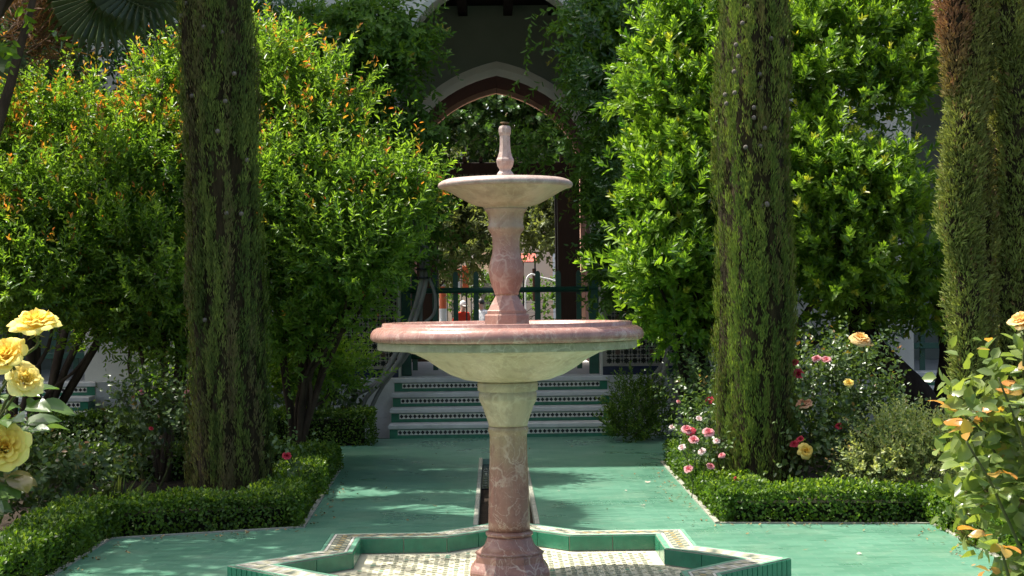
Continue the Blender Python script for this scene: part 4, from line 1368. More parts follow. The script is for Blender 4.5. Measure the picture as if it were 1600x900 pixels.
# ------------------------------------------------------------------ fan palm at upper left
palm = thing('fan_palm', 'fan palm with wide pleated fronds at the upper left corner', 'palm', (-5.3, 12.6, -0.06))
fm_v, fm_f = [], []
nseg = 30
mbp = MB()
P_, D_, N_, L_, W_ = [], [], [], [], []
tris = MB()
for i in range(nseg):
    a0 = math.radians(-125 + 250 * i / nseg)
    a1 = math.radians(-125 + 250 * (i + 1) / nseg)
    am = (a0 + a1) / 2
    Ls = 0.72 * (0.8 + 0.2 * math.cos(am * 0.8)) * random.uniform(.93, 1.05)
    rj = 0.42
    d = lambda a, r, z: (r * math.sin(a), r * math.cos(a), z)
    sag = -0.10 - 0.10 * random.random()
    tris.add([d(am, 0.015, 0), d(a0, rj, -.012), d(am, rj, .022), d(a1, rj, -.012), d(am, Ls, sag * .9), d(am - .012, Ls * .75, -.035), d(am + .012, Ls * .75, -.035)],
             [(0, 2, 1), (0, 3, 2), (1, 2, 5), (2, 4, 5), (2, 3, 6), (2, 6, 4)], 0)
frond_me = tris.mesh('blade', [M['palm']])
at_ = frond_me.attributes.new('rnd', 'FLOAT', 'FACE')
at_.data.foreach_set('value', np.repeat(np.random.default_rng(3).random(nseg), 6).astype(np.float32))
pet_me = MB().tube([(0, -0.75, -.10), (0, -0.4, -.02), (0, 0.02, 0)], [.016, .012, .010], 7, 0).mesh('petiole', [M['twig']])
po = Vector(palm.location)
crown = Vector((-3.25, 12.0, 4.75)) - po


def frond_dir(px, py, d, dirv, up, sc_):
    o = put('frond', frond_me, palm)
    dirv = Vector(dirv).normalized()
    x = dirv.cross(Vector(up)).normalized()
    o.matrix_local = Matrix.Translation(at(px, py, d) - po) @ Matrix((x, dirv, x.cross(dirv))).transposed().to_4x4() @ Matrix.Scale(sc_, 4)
    put('petiole', pet_me, o)


frond_dir(165, -12, 12.6, (.42, -.35, -.8), (-.1, -.9, .45), 1.05)
frond_dir(225, -30, 12.7, (.8, -.2, -.4), (0, -.8, .6), 1.1)
frond_dir(-50, 95, 12.6, (.85, -.3, -.2), (.1, -.6, .8), 0.95)
gp = random.Random(12)
for k in range(17):
    an = k * 2.399
    el = 0.15 + 0.85 * ((k * 7) % 17) / 17
    dirv = Vector((math.cos(an) * math.cos(el), math.sin(an) * math.cos(el), math.sin(el) * .9 + .1))
    o = put('frond', frond_me, palm, crown + Vector((0, 0, .12)) + dirv * 0.78)
    up = Vector((0, 0, 1)) + Vector((gp.uniform(-.3, .3), gp.uniform(-.3, .3), 0))
    x = dirv.cross(up).normalized()
    o.matrix_local = Matrix.Translation(o.location) @ Matrix((x, dirv, x.cross(dirv))).transposed().to_4x4() @ Matrix.Scale(gp.uniform(1.05, 1.25), 4)
    put('petiole', pet_me, o)
pm = MB()
pm.tube(curve_pts([(0, 0, 0), (.02, 0, 1.5), tuple(crown * .62 + Vector((-.45, 0, .3))), tuple(crown)], 16), [.14, .13, .12, .11, .11, .11, .11, .11, .11, .12, .12, .13, .13, .13, .12, .1, .07], 14)
pm.build('trunk', M['bark'], palm)
g_ = np.random.default_rng(8)
nfb = 900
tt = g_.random(nfb)
cb = np.array(at(60, 30, 12.9) - po)
Pf = cb + g_.normal(size=(nfb, 3)) * npa(.17, .12, .16)
Df = norm(np.stack([g_.normal(size=nfb) * .6 + .5, g_.normal(size=nfb) * .4, g_.normal(size=nfb) * .5 + .3], 1))
tag(put('dry_sheath', leaf_mesh('dry_sheath', Pf, Df, g_.normal(size=(nfb, 3)), .26 * (.5 + g_.random(nfb)), .014, leaf_mat('dry_palm_fibre', (0.22, 0.12, 0.07), (0.07, 0.04, 0.025), None, .15, .8, .2), None, None, .1, .1, True), palm), kind='stuff')
for q in ([(20, 75, 13.2), (70, 30, 13.1), (110, 0, 13.0), (120, -40, 12.9)], [(40, 90, 13.3), (90, 50, 13.2), (130, 12, 13.1)], [(10, 60, 13.1), (40, 20, 13.1), (60, -20, 13)]):
    MB().tube([p - po for p in curve_pts([at(*x) for x in q], 10)], .028, 8).build('old_petiole', M['bark'], palm)

# background evergreen filling the gap behind the palm and shrubs
shrub('evergreen_tree', 'shaded evergreen tree behind the palm at upper left', base=(-4.9, 16.2, 0), n_shoot=2800, seed=75, cat='tree', nleaf=11, leafL=.08, leafW=.032, leafmat=M['ivy'], length=.3, up=.4,
      blobs=[B(60, 60, 16.2, .9, .9, .5), B(200, 100, 16.3, .8, .8, .5), B(330, 60, 16.4, .8, .9, .5), B(430, 150, 16.5, .6, .9, .4), B(150, 260, 16.3, .9, .9, .5), B(330, 280, 16.4, .9, .9, .5), B(-40, 250, 16, .8, 1.0, .5)], stem_r=.06, fold=.1)

shrub('evergreen_tree', 'dark evergreen tree filling the shade behind the right pittosporums', base=(2.6, 16.0, 0), n_shoot=2200, seed=76, cat='tree', nleaf=11, leafL=.08, leafW=.032, leafmat=M['ivy'], length=.3, up=.4,
      blobs=[B(1010, 60, 15.9, .8, .9, .4), B(1110, 120, 16.0, .8, .9, .4), B(1240, 60, 16.0, .8, .8, .4), B(1050, 300, 16.0, .7, .9, .4), B(1180, 330, 16.1, .9, .9, .4), B(1310, 330, 16.1, .7, .7, .4), B(1110, 480, 16.0, .8, .5, .4), B(1250, 500, 16.1, .9, .5, .4), B(1330, 190, 16, .45, .6, .4), B(1390, 430, 16.1, .6, .6, .4)], stem_r=.06, fold=.1)
shrub('broadleaf_tree', 'leafy tree whose lowest twigs hang into the upper left corner', base=(-4.5, 10.6, -.06), n_shoot=1500, seed=77, cat='tree', nleaf=11, leafL=.09, leafW=.045, leafmat=M['pittosporum'], length=.3, up=.3, clump=9, crad=.2,
      blobs=[B(8, -8, 10.6, .22, .14), B(60, -30, 10.6, .2, .14), (-4.1, 10.6, 4.6, .8, .8, .7), (-3.6, 10.2, 5.0, .8, .8, .6), (-4.7, 11.2, 5.0, 1.0, 1.0, .8), (-4.0, 11.4, 5.5, .9, .9, .7), (-4.4, 10.0, 5.6, .9, .9, .7), (-3.4, 10.9, 5.6, .7, .7, .5)], stem_r=.08, fold=.1)

# ------------------------------------------------------------------ roses
def bloom_arrays(R_, seed, layers=5, openness=1.0, nu=6, nv=5):
    """petals of a rose, each as (verts, faces); axis +Z"""
    g = random.Random(seed)
    pet = []
    for l in range(layers):
        f = l / max(layers - 1, 1)                       # 0 centre, 1 outer
        n = min(3 + l, 7)
        for k in range(n):
            phi = 2 * math.pi * (k + 0.5 * (l % 2) + g.uniform(-.2, .2)) / n
            half = (math.pi / n) * g.uniform(1.25, 1.6)
            tilt = (0.12 + 0.95 * f ** 1.2 * openness) * g.uniform(.85, 1.15)
            Lp = R_ * (0.60 + 0.48 * f) * g.uniform(.9, 1.08)
            r0 = R_ * (0.04 + 0.10 * f)
            z0 = -R_ * (0.05 + 0.22 * f)
            ph = g.random() * 6
            V, F = [], []
            for i in range(nv + 1):
                v = i / nv
                lip = max(0.0, v - .62) / .38
                ang = tilt * (0.55 + 0.55 * v) + lip * lip * (0.25 + 0.95 * f) * openness
                if i == 0:
                    pr_, pz_ = r0, z0
                else:
                    pr_ += Lp / nv * math.sin(ang)
                    pz_ += Lp / nv * math.cos(ang)
                wv = math.sin(min(1.0, 0.15 + v * 1.0) * math.pi * 0.5) * math.sqrt(max(0.0, 1 - max(0, (v - .72) / .30) ** 2 * .75))
                for j in range(nu + 1):
                    u = j / nu * 2 - 1
                    a = phi + u * half * (0.25 + 0.75 * wv)
                    ruf = R_ * (0.045 * math.sin(3.0 * u + ph) + 0.03 * math.sin(6.5 * u + ph * 2)) * v * v
                    cup = R_ * 0.07 * u * u * v * (1 if f < .7 else -.6)
                    r_ = pr_ + (ruf - cup) * math.cos(ang) - Lp * .10 * u * u * v * v * math.sin(ang)
                    V.append((r_ * math.cos(a), r_ * math.sin(a), pz_ - (ruf - cup) * math.sin(ang) - Lp * .12 * u * u * v * v * math.cos(ang)))
            for i in range(nv):
                for j in range(nu):
                    q = i * (nu + 1) + j
                    F.append((q, q + 1, q + nu + 2, q + nu + 1))
            pet.append((V, F, 0.15 + 0.75 * f + g.uniform(-.15, .15)))
    return pet


def petal_mesh(name, plist, m):
    mb = MB()
    vals = []
    for V, F, r in plist:
        mb.add(V, F, 0, True)
        vals += [max(0, min(1, r))] * len(F)
    me = mb.mesh(name, [m])
    a = me.attributes.new('rnd', 'FLOAT', 'FACE')
    a.data.foreach_set('value', np.array(vals, dtype=np.float32))
    return me


def orient(o, axis, spin=0.0):
    o.rotation_mode = 'QUATERNION'
    o.rotation_quaternion = Vector(axis).normalized().to_track_quat('Z', 'Y') @ Matrix.Rotation(spin, 3, 'Z').to_quaternion()


BLOOMS = {}


def bloom(parent, px, py, d, size_px, matn, axis, seed, openness=1.0, petals=False, name='bloom', label=None):
    loc = at(px, py, d) - Vector(parent.location)
    R_ = size_px / (FPX / d) * 0.5
    if petals:
        o = bpy.data.objects.new(name, None)
        COL.objects.link(o)
        o.parent = parent
        for pl in bloom_arrays(R_, seed, 6, openness, 8, 7):
            put('petal', petal_mesh('petal', [pl], M[matn]), o)
    else:
        key = (matn, seed % 4, round(openness, 1))
        if key not in BLOOMS:
            BLOOMS[key] = petal_mesh('bloom', bloom_arrays(1.0, seed, 5, openness, 5, 5), M[matn])
        o = put(name, BLOOMS[key], parent)
        o.scale = (R_, R_, R_)
    o.location = loc
    orient(o, axis, seed)
    if label:
        o['label'] = label
    return loc


def rose_bush(label, base, blobs, n_shoot, seed, blooms, leafmat, leafL=.05, tips=.08, group='rose bushes in the beds', length=.24, nleaf=9, leaf_h=0.0):
    t = shrub('rose_bush', label, base=base, blobs=blobs, n_shoot=n_shoot, seed=seed, cat='rose bush', nleaf=nleaf, leafL=leafL, leafW=leafL * .66, leafmat=leafmat, length=length, up=.7, spread=1.2,
              tips=tips, stem_r=.012, barkmat=M['twig'], inner=.35, group=group, curl=.18, fold=.1, rough=.3, jitter=.4)
    for k, bl in enumerate(blooms):
        loc = bloom(t, bl[0], bl[1], bl[2], bl[3], bl[4], bl[5] if len(bl) > 5 else (random.uniform(-.5, .3), -.7, .8), seed + k, bl[6] if len(bl) > 6 else random.uniform(.75, 1.1))
        e = loc + Vector((random.uniform(0, .12) * (1 if loc.x < .2 else -1), random.uniform(.05, .2), -random.uniform(.10, .26)))
        MB().tube(curve_pts([loc - Vector((0, 0, .01)), loc.lerp(e, .5) + Vector((.02, 0, .01)), e], 6), .004, 5).build('flower_stalk', M['twig'], t)
    return t


rose_bush('rose bush with pink and white blooms at the left foot of the mossy cypress', (1.78, 11.3, -.06),
          [B(1108, 690, 11.5, .11, .12, .16), B(1092, 650, 12.1, .10, .12, .14), B(1126, 712, 11.2, .11, .07, .12)], 120, 81,
          [(1073, 672, 10.7, 20, 'petal_pink'), (1079, 674, 10.7, 18, 'petal_red'), (1107, 676, 10.75, 20, 'petal_pink'), (1084, 688, 10.65, 18, 'petal_pink'), (1076, 734, 10.85, 17, 'petal_pink'), (1110, 729, 10.8, 15, 'petal_pink'),
           (1150, 749, 10.55, 10, 'petal_red'), (1066, 700, 10.9, 14, 'petal_white'), (1097, 706, 10.8, 15, 'petal_white'), (1120, 690, 10.9, 13, 'petal_white'), (1128, 712, 10.8, 12, 'petal_pink'), (1092, 655, 11.2, 12, 'petal_white'), (1050, 668, 11.6, 11, 'petal_white')], M['rose_leaf'], .042)
rose_bush('tall dark rose bush with one deep pink bloom beside the mossy cypress', (1.85, 12.6, -.06),
          [B(1095, 605, 12.7, .13, .18, .18), B(1080, 585, 13.0, .10, .14, .14), B(1104, 640, 12.5, .10, .10, .16)], 100, 82,
          [(1109, 627, 12.0, 17, 'petal_red', (-.2, -.8, .5), .6), (1060, 628, 12.1, 8, 'petal_pink')], M['rose_leaf'], .045)
rose_bush('large rose bush with crimson peach and yellow blooms right of the mossy cypress', (2.65, 11.6, -.06),
          [B(1285, 615, 11.6, .22, .22, .25), B(1330, 600, 11.8, .20, .20, .22), B(1270, 680, 11.2, .22, .26, .25), B(1340, 665, 11.5, .26, .22, .25), B(1375, 660, 11.7, .2, .14, .22), B(1330, 560, 12, .12, .08, .15), B(1300, 730, 11.0, .3, .12, .2), B(1400, 705, 11.2, .24, .14, .22)], 700, 83,
          [(1241, 568, 11.2, 16, 'petal_red'), (1247, 585, 11.2, 22, 'petal_red'), (1276, 562, 11.3, 17, 'petal_pink', (-.2, -.6, .8)), (1291, 563, 11.3, 17, 'petal_pink'), (1257, 632, 11.0, 30, 'petal_peach', (-.2, -.3, 1), 1.1),
           (1344, 531, 11.3, 38, 'petal_cream', (.1, -.5, .9), 1.25), (1326, 599, 11.2, 19, 'petal_yellow', (0, -.6, .8)), (1311, 666, 11.0, 14, 'petal_red'), (1241, 695, 10.9, 16, 'petal_red'), (1251, 687, 10.9, 14, 'petal_red'),
           (1258, 705, 10.85, 30, 'petal_yellow', (.3, -.8, .4), 1.2), (1342, 677, 11.0, 9, 'petal_peach', (0, -.3, 1), .4)], M['rose_leaf'], .048)
rose_bush('dark rose bush behind the hedge below the yellow roses', (-3.05, 10.4, -.06),
          [B(50, 755, 10.2, .28, .13, .25), B(130, 750, 10.5, .22, .12, .25), B(10, 740, 10.4, .25, .16, .25)], 330, 84, [], M['rose_leaf'], .05)
rose_bush('dim rose bush with small pink blooms behind the left bed', (-2.85, 12.3, -.06),
          [B(240, 640, 12.2, .3, .18, .25), B(270, 670, 12.0, .25, .15, .2), B(200, 690, 12.3, .2, .12, .2)], 260, 85,
          [(221, 613, 12.0, 11, 'petal_pink'), (292, 613, 12.0, 10, 'petal_pink'), (287, 621, 12.0, 8, 'petal_pink'), (236, 670, 11.8, 8, 'petal_red')], M['rose_leaf'], .05)
rose_bush('broad leaved rose bush in shade beside the path left of the steps', (-2.15, 16.45, -.06),
          [B(480, 605, 16.45, .26, .18, .2), B(525, 615, 16.45, .22, .18, .2), B(455, 620, 16.45, .22, .15, .2)], 200, 86,
          [(476, 640, 16.1, 12, 'petal_pink'), (471, 630, 16.1, 9, 'petal_peach')], M['rose_leaf'], .07)
rose_bush('single red rose stem in front of the dark cypress', (at(448, 720, 11.0).x, 11.0, -.06), [B(452, 715, 11.0, .08, .1, .08)], 14, 87,
          [(448, 713, 10.8, 17, 'petal_red', (.1, -.6, .7), .9)], M['rose_leaf'], .04)

# variegated shrub and small plants
shrub('variegated_shrub', 'small cream variegated shrub behind the right hedge', base=(2.55, 10.75, -.06), n_shoot=700, seed=91, cat='shrub', nleaf=10, leafL=.035, leafW=.018, leafmat=M['variegated'], length=.16, up=.6,
      blobs=[B(1400, 700, 10.8, .22, .2, .2), B(1455, 690, 10.7, .16, .14, .2), B(1440, 730, 10.6, .24, .14, .2), B(1360, 735, 10.7, .18, .1, .2), B(1480, 720, 10.5, .16, .16, .2)], tips=.12, stem_r=.01, barkmat=M['twig'])
shrub('leafy_bush', 'small dark bush against the plinth right of the steps', base=(1.5, 16.15, -.06), n_shoot=420, seed=92, cat='bush', nleaf=12, leafL=.05, leafW=.016, leafmat=M['box'], length=.2, up=1.0,
      blobs=[B(990, 640, 16.1, .2, .26, .2), B(985, 665, 15.9, .22, .16, .2), B(1015, 650, 16.2, .2, .24, .2)], tips=.3, stem_r=.012)
# strap-leaved plant in the left bed
g_ = np.random.default_rng(5)
sp = thing('strap_plant', 'pale strap leaved plant behind the left front hedge', 'plant', (at(175, 740, 10.8).x, 10.8, -.06))
ns = 60
Ps = g_.normal(size=(ns, 3)) * npa(.05, .04, 0)
Ds = norm(np.stack([g_.normal(size=ns) * .35, g_.normal(size=ns) * .3, np.ones(ns)], 1))
me = leaf_mesh('leaves', Ps, Ds, norm(-Ds * .2 + npa(0, -1, .3)), .38 * (.6 + .6 * g_.random(ns)), .018, M['strap'], None, None, .25, .05)
tag(put('leaves', me, sp), kind='stuff')


# ------------------------------------------------------------------ near rose bushes: every leaf and petal its own piece
def near_leaf_meshes(m, n=5):
    out = []
    for k in range(n):
        g = random.Random(100 + k)
        mb = MB()
        nv_, nu_ = 6, 4
        V, F = [], []
        tipf = k / (n - 1)
        for i in range(nv_ + 1):
            v = i / nv_
            w = 0.36 * (math.sin(math.pi * v ** 0.8) ** 0.75) if 0 < v < 1 else 0.0
            for j in range(nu_ + 1):
                u = j / nu_ * 2 - 1
                ser = 1 + 0.05 * math.sin(i * 9.1 + j)
                V.append((u * w * ser, v, 0.14 * abs(u) * w * 2 - 0.20 * v * v + 0.03 * math.sin(5 * v + 3 * u + k)))
        for i in range(nv_):
            for j in range(nu_):
                q = i * (nu_ + 1) + j
                F.append((q, q + 1, q + nu_ + 2, q + nu_ + 1))
        mb.add(V, F, 0, True)
        me = mb.mesh('leaf', [m])
        a = me.attributes.new('rnd', 'FLOAT', 'FACE')
        a.data.foreach_set('value', np.full(len(F), 0.1 + 0.85 * g.random(), dtype=np.float32))
        a = me.attributes.new('tip', 'FLOAT', 'FACE')
        a.data.foreach_set('value', np.full(len(F), 0.0 if k < n - 2 else (0.55 if k == n - 2 else 1.0), dtype=np.float32))
        out.append(me)
    return out


def near_bush(label, base, canes, blooms, leafmat, nleaf, Lr, seed, red=0.12, fill=()):
    t = thing('rose_bush', label, 'rose bush', base, 'rose bushes close to the viewer')
    g = random.Random(seed)
    meshes = near_leaf_meshes(leafmat, 6)
    o0 = Vector(base)
    count = 0
    for cn in canes:
        pts = curve_pts([at(*q) - o0 for q in cn], 14)
        MB().tube(pts, [.0075 - .0003 * i for i in range(15)], 6).build('cane', M['twig'], t)
        per = nleaf // len(canes)
        for k in range(per // 3):
            f = g.uniform(0.15, 1.0)
            p = pts[int(f * 14)]
            ang = g.uniform(0, 6.28)
            d = Vector((math.cos(ang), math.sin(ang) * .8 - .15, g.uniform(-.15, .6))).normalized()
            stalk = g.uniform(.05, .12)
            q = p + d * stalk
            side = d.cross(Vector((0, 0, 1))).normalized()
            top_red = (f > .72 and g.random() < red * 4) or g.random() < red
            for s_ in (-1, 0, 1):
                dd = (d + side * s_ * 0.95 + Vector((0, 0, -.05 + g.uniform(-.25, .2)))).normalized()
                me = meshes[g.choice([4, 5])] if top_red else meshes[g.randrange(0, 4)]
                o = put('leaf', me, t, q - d * (.035 if s_ else 0.0))
                up = (Vector((0, 0, 1)) + Vector((g.uniform(-.6, .6), g.uniform(-.9, .3), 0))).normalized()
                x = dd.cross(up).normalized()
                z = x.cross(dd)
                s = Lr * g.uniform(.7, 1.15) * (1.0 if s_ == 0 else .85)
                o.matrix_local = Matrix.Translation(o.location) @ Matrix((x, dd, z)).transposed().to_4x4() @ Matrix.Diagonal((s, s, s, 1))
                count += 1
    if fill:
        Pq, Oq, _ = sample_blobs([(b[0] - o0.x, b[1] - o0.y, b[2] - o0.z, *b[3:]) for b in fill], 130, seed + 9, .4)
        lv = shoots(Pq, Oq + npa(0, 0, .5), .12, 5, Lr * .95, Lr * .66, 1.2, seed + 10, jitter=.4, tips=.12)
        tag(put('inner_foliage', leaf_mesh('inner_foliage', *lv[:5], leafmat, lv[5], lv[6], .2, .1), t), kind='stuff')
    for k, bl in enumerate(blooms):
        loc = bloom(t, bl[0], bl[1], bl[2], bl[3], bl[4], bl[5], seed + k, bl[6], True)
        ax = Vector(bl[5]).normalized()
        e = at(*bl[7]) - o0
        MB().tube(curve_pts([loc - ax * .02, loc - ax * .05, e.lerp(loc, .4), e], 8), .004, 6).build('stalk', M['twig'], t)
        sp_ = MB()
        for a in range(5):
            an = a * 1.257
            u = Vector((math.cos(an), math.sin(an), -.4)).normalized() * .028
            sp_.add([(0, 0, 0), (u.x * .5 - u.y * .2, u.y * .5 + u.x * .2, u.z * .4), (u.x, u.y, u.z), (u.x * .5 + u.y * .2, u.y * .5 - u.x * .2, u.z * .4)], [(0, 1, 2, 3)], 0)
        so = sp_.build('sepals', M['twig'], t, loc - ax * .018)
        orient(so, ax)
    return t


D1 = 4.0
near_bush('bush of large yellow roses at the left edge close to the viewer', (-1.62, 4.1, -.06),
          [[(-30, 1150, 4.1), (-40, 900, 4.1), (-10, 760, 4.05), (-5, 700, 4.05)], [(-60, 1150, 4.2), (-50, 850, 4.15), (0, 650, 4.1), (40, 580, 4.05)], [(-60, 1150, 4.2), (-70, 800, 4.2), (-20, 640, 4.1)], [(-90, 1150, 4.3), (-90, 760, 4.3), (-30, 690, 4.2)], [(-40, 1150, 4.1), (-30, 850, 4.0), (5, 680, 3.98), (10, 640, 3.98)]],
          [(56, 512, 3.95, 82, 'petal_yellow', (.05, -.35, 1), 1.0, (5, 600, 4.05)), (12, 560, 3.95, 76, 'petal_yellow', (-.1, -.75, .75), .95, (-10, 650, 4.1)), (38, 596, 4.0, 66, 'petal_lemon', (.5, -.6, .5), 1.05, (-5, 660, 4.1)),
           (8, 702, 3.9, 84, 'petal_yellow', (.15, -.85, .5), .95, (-40, 790, 4.1))], leaf_mat('dark_rose_leaf', (0.10, 0.165, 0.045), (0.05, 0.095, 0.028), (0.2, 0.16, 0.05), .3, .3, .5), 190, .085, 5, .03)
near_bush('sunlit rose bush with orange young leaves at the right edge close to the viewer', (1.52, 4.6, -.06),
          [[(1640, 1250, 4.6), (1620, 950, 4.6), (1560, 780, 4.55), (1510, 690, 4.5)], [(1660, 1250, 4.6), (1650, 900, 4.6), (1600, 700, 4.55), (1560, 590, 4.5)], [(1680, 1250, 4.7), (1680, 850, 4.7), (1640, 640, 4.6), (1595, 520, 4.55)],
           [(1640, 1250, 4.5), (1600, 1000, 4.5), (1570, 880, 4.45), (1560, 840, 4.4)], [(1670, 1250, 4.7), (1640, 1000, 4.7), (1560, 720, 4.7), (1500, 640, 4.65)], [(1680, 1250, 4.7), (1660, 900, 4.75), (1620, 720, 4.7), (1570, 640, 4.7)]],
          [(1598, 505, 4.5, 48, 'petal_cream', (-.3, -.4, .9), 1.0, (1600, 590, 4.55)), (1556, 538, 4.5, 0.01, 'petal_cream', (0, 0, 1), 1.0, (1560, 590, 4.5))][:1], M['rose_leaf_sun'], 290, .066, 6, .085,
          [B(1560, 620, 4.75, .10, .12, .12), B(1600, 640, 4.8, .12, .16, .12), B(1540, 700, 4.75, .10, .10, .1), B(1580, 740, 4.8, .14, .14, .12), B(1620, 800, 4.8, .14, .2, .12), B(1560, 800, 4.8, .08, .08, .1), B(1600, 880, 4.8, .12, .12, .12)])

# ------------------------------------------------------------------ fallen petals and leaves on the paving
fp = MB()
fp.add([(-.02, -.012, .004), (0, -.016, .001), (.02, -.01, .006), (.022, .008, .012), (0, .016, .006), (-.02, .012, .014)], [(0, 1, 4, 5), (1, 2, 3, 4)], 0, True)
fpm = fp.mesh('fallen_petal', [petal_mat('pale_fallen_petal', (0.72, 0.6, 0.5), (0.6, 0.48, 0.4))])
a_ = fpm.attributes.new('rnd', 'FLOAT', 'FACE')
a_.data.foreach_set('value', np.array([.5, .8], dtype=np.float32))
for i, (px, py, lb) in enumerate(((1012, 754, 'largest pale petal fallen on the sunlit green path'), (978, 767, 'small pale petal fallen near the middle of the sunlit path'), (1004, 790, 'pale petal fallen on the path nearer the star basin'),
                                  (873, 767, 'tiny pale petal fallen just right of the fountain shaft'), (1343, 866, 'pale petal fallen on the plaza right of the star basin'))):
    p = at(px, py, 10.0)
    v = (p - CAM)
    p = CAM + v * ((1.5 - 0.004) / -v.z)
    o = put('fallen_petal', fpm, None, p)
    o.rotation_euler.z = i * 1.3
    s = (1.0, .6, .9, .45, .8)[i]
    o.scale = (s, s, s)
    tag(o, lb, 'petal', 'fallen petals')
o = put('fallen_leaf', leaf_mesh('fallen_leaf', np.zeros((3, 3)), npa(-.6, .1, .5)[None] + np.random.default_rng(1).normal(size=(3, 3)) * .3, npa(0, 0, 1)[None] + np.zeros((3, 3)), .045, .02, M['wisteria']), None, (at(727, 888, 7.9).x, 7.86, ZF + .006))
tag(o, 'curled dark leaf lying on the star basin floor left of the fountain foot', 'leaf')

g_ = np.random.default_rng(17)
spots = []
for (xa, ya), (xb, yb), n_ in (((1.33, 10.15), (1.36, 13.6), 60), ((1.5, 10.02), (2.7, 9.9), 40), ((-1.3, 10.2), (-1.38, 13.5), 50), ((-1.4, 10.05), (-2.4, 9.72), 35), ((2.68, 9.8), (2.68, 8.2), 35), ((-2.44, 9.6), (-2.44, 8.2), 30)):
    u = g_.random(n_)[:, None]
    q = npa(xa, ya) * (1 - u) + npa(xb, yb) * u + np.abs(g_.normal(size=(n_, 1))) * npa(-.09 if xa > 0 else .09, -.05)
    spots.append(q)
q = np.stack([g_.uniform(-2.4, 2.6, 70), g_.uniform(8.2, 16.3, 70)], 1)
q = q[((np.abs(q[:, 0]) < 1.3) | (q[:, 1] < 9.7)) & (np.abs(q[:, 0]) > .26) & ~((np.hypot(q[:, 0], q[:, 1] - 8) < 1.55))]
spots.append(q)
q = np.concatenate(spots)
n_ = len(q)
an = g_.random(n_) * 6.28
lit = leaf_mesh('leaf_litter', np.concatenate([q, np.full((n_, 1), .006)], 1), np.stack([np.cos(an), np.sin(an), g_.random(n_) * .3], 1), npa(0, 0, 1) + g_.normal(size=(n_, 3)) * .25,
                .016 + .022 * g_.random(n_), .010 + .008 * g_.random(n_), leaf_mat('dry_litter_leaf', (0.30, 0.22, 0.10), (0.10, 0.075, 0.035), None, .1, .7, .2), None, None, -.15, .15)
tag(put('leaf_litter', lit), 'dry leaf bits strewn over the green paving', 'leaf litter', None, 'stuff')

# ------------------------------------------------------------------ street beyond the gateway
shrub('street_tree', 'olive green street tree seen through the gateway left of the fountain', base=(-3.4, 36, -.3), n_shoot=2600, seed=101, cat='tree', nleaf=10, leafL=.15, leafW=.06, leafmat=M['street_leaf'], length=.4, up=.3,
      blobs=[B(700, 330, 35, .8, .7), B(740, 320, 35.5, .7, .7), B(760, 360, 35.5, .5, .5), B(690, 390, 34.5, .5, .5), B(720, 260, 36, 1.2, 1.0), B(650, 320, 36, 1.0, 1.0), B(728, 385, 35.5, .4, .45)], stem_r=.09, stem_n=1, clump=7, crad=.3, group='street trees')
shrub('street_tree', 'olive green street tree seen through the gateway right of the fountain', base=(3.4, 33, -.3), n_shoot=1900, seed=102, cat='tree', nleaf=10, leafL=.13, leafW=.06, leafmat=M['street_leaf'], length=.35, up=.3,
      blobs=[B(850, 335, 32, .55, .55), B(870, 310, 32.5, .6, .7), B(835, 350, 32, .3, .3), B(880, 360, 32, .4, .4), B(850, 260, 33, 1.0, .9), B(920, 310, 33, .9, .9)], stem_r=.09, stem_n=1, clump=7, crad=.3, group='street trees')
M['beige'] = simple('beige_render', (0.74, 0.55, 0.42), (0.64, 0.48, 0.37), 1.2, 0.9, .15)
M['cream_wall'] = simple('cream_render', (0.66, 0.56, 0.42), (0.56, 0.47, 0.36), 1.2, 0.9, .15)
M['glass_dark'] = simple('dim_window_glass', (0.16, 0.17, 0.15), (0.10, 0.11, 0.10), 3, 0.15)
M['red'] = simple('red_paint', (0.62, 0.03, 0.05), (0.48, 0.02, 0.035), 6, 0.45)
M['orange'] = simple('orange_paint', (0.75, 0.16, 0.05), (0.62, 0.12, 0.04), 6, 0.5)
M['white_paint'] = simple('white_paint', (0.78, 0.78, 0.76), (0.66, 0.66, 0.64), 6, 0.5)
M['iron'] = simple('black_iron', (0.015, 0.015, 0.016), (0.01, 0.01, 0.01), 8, 0.5)
M['red_tile'] = simple('red_roof_tile', (0.55, 0.16, 0.12), (0.42, 0.11, 0.08), 12, 0.7, .3)


def px_x(px, d):
    return at(px, 450, d).x


def house(label, d, x0, x1, top, wallm, wins, depth=8, pil=()):
    t = thing('street_house', label, 'house', ((x0 + x1) / 2, d, -.3), 'houses across the street')
    cx = (x0 + x1) / 2
    MB().box(x0 - cx, x1 - cx, 0, depth, 0, top + .3).build('wall', wallm, t)
    MB().box(x0 - cx - .25, x1 - cx + .25, -.3, depth + .2, top + .302, top + .45, 0, .02).build('roof', M['trim'], t)
    for (a, c, z0, z1) in wins:
        w = MB()
        fr = .08
        w.box(a - cx, c - cx, -.05, -.002, z0 + .3, z0 + .3 + fr)
        w.box(a - cx, c - cx, -.05, -.002, z1 + .3 - fr, z1 + .3)
        w.box(a - cx, a - cx + fr, -.05, -.002, z0 + .3 + fr, z1 + .3 - fr)
        w.box(c - cx - fr, c - cx, -.05, -.002, z0 + .3 + fr, z1 + .3 - fr)
        wo = w.build('window', M['white_paint'], t)
        mid = (a + c) / 2 - cx
        for (u0, u1) in ((a - cx + fr, mid - .02), (mid + .02, c - cx - fr)):
            MB().box(u0, u1, -.025, -.004, z0 + .3 + fr + .003, z1 + .3 - fr - .003).build('pane', M['glass_dark'], wo)
    for (a, c) in pil:
        MB().box(a - cx, c - cx, -.12, -.002, 0, top + .3).build('pilaster', M['white_paint'], t)
    return t


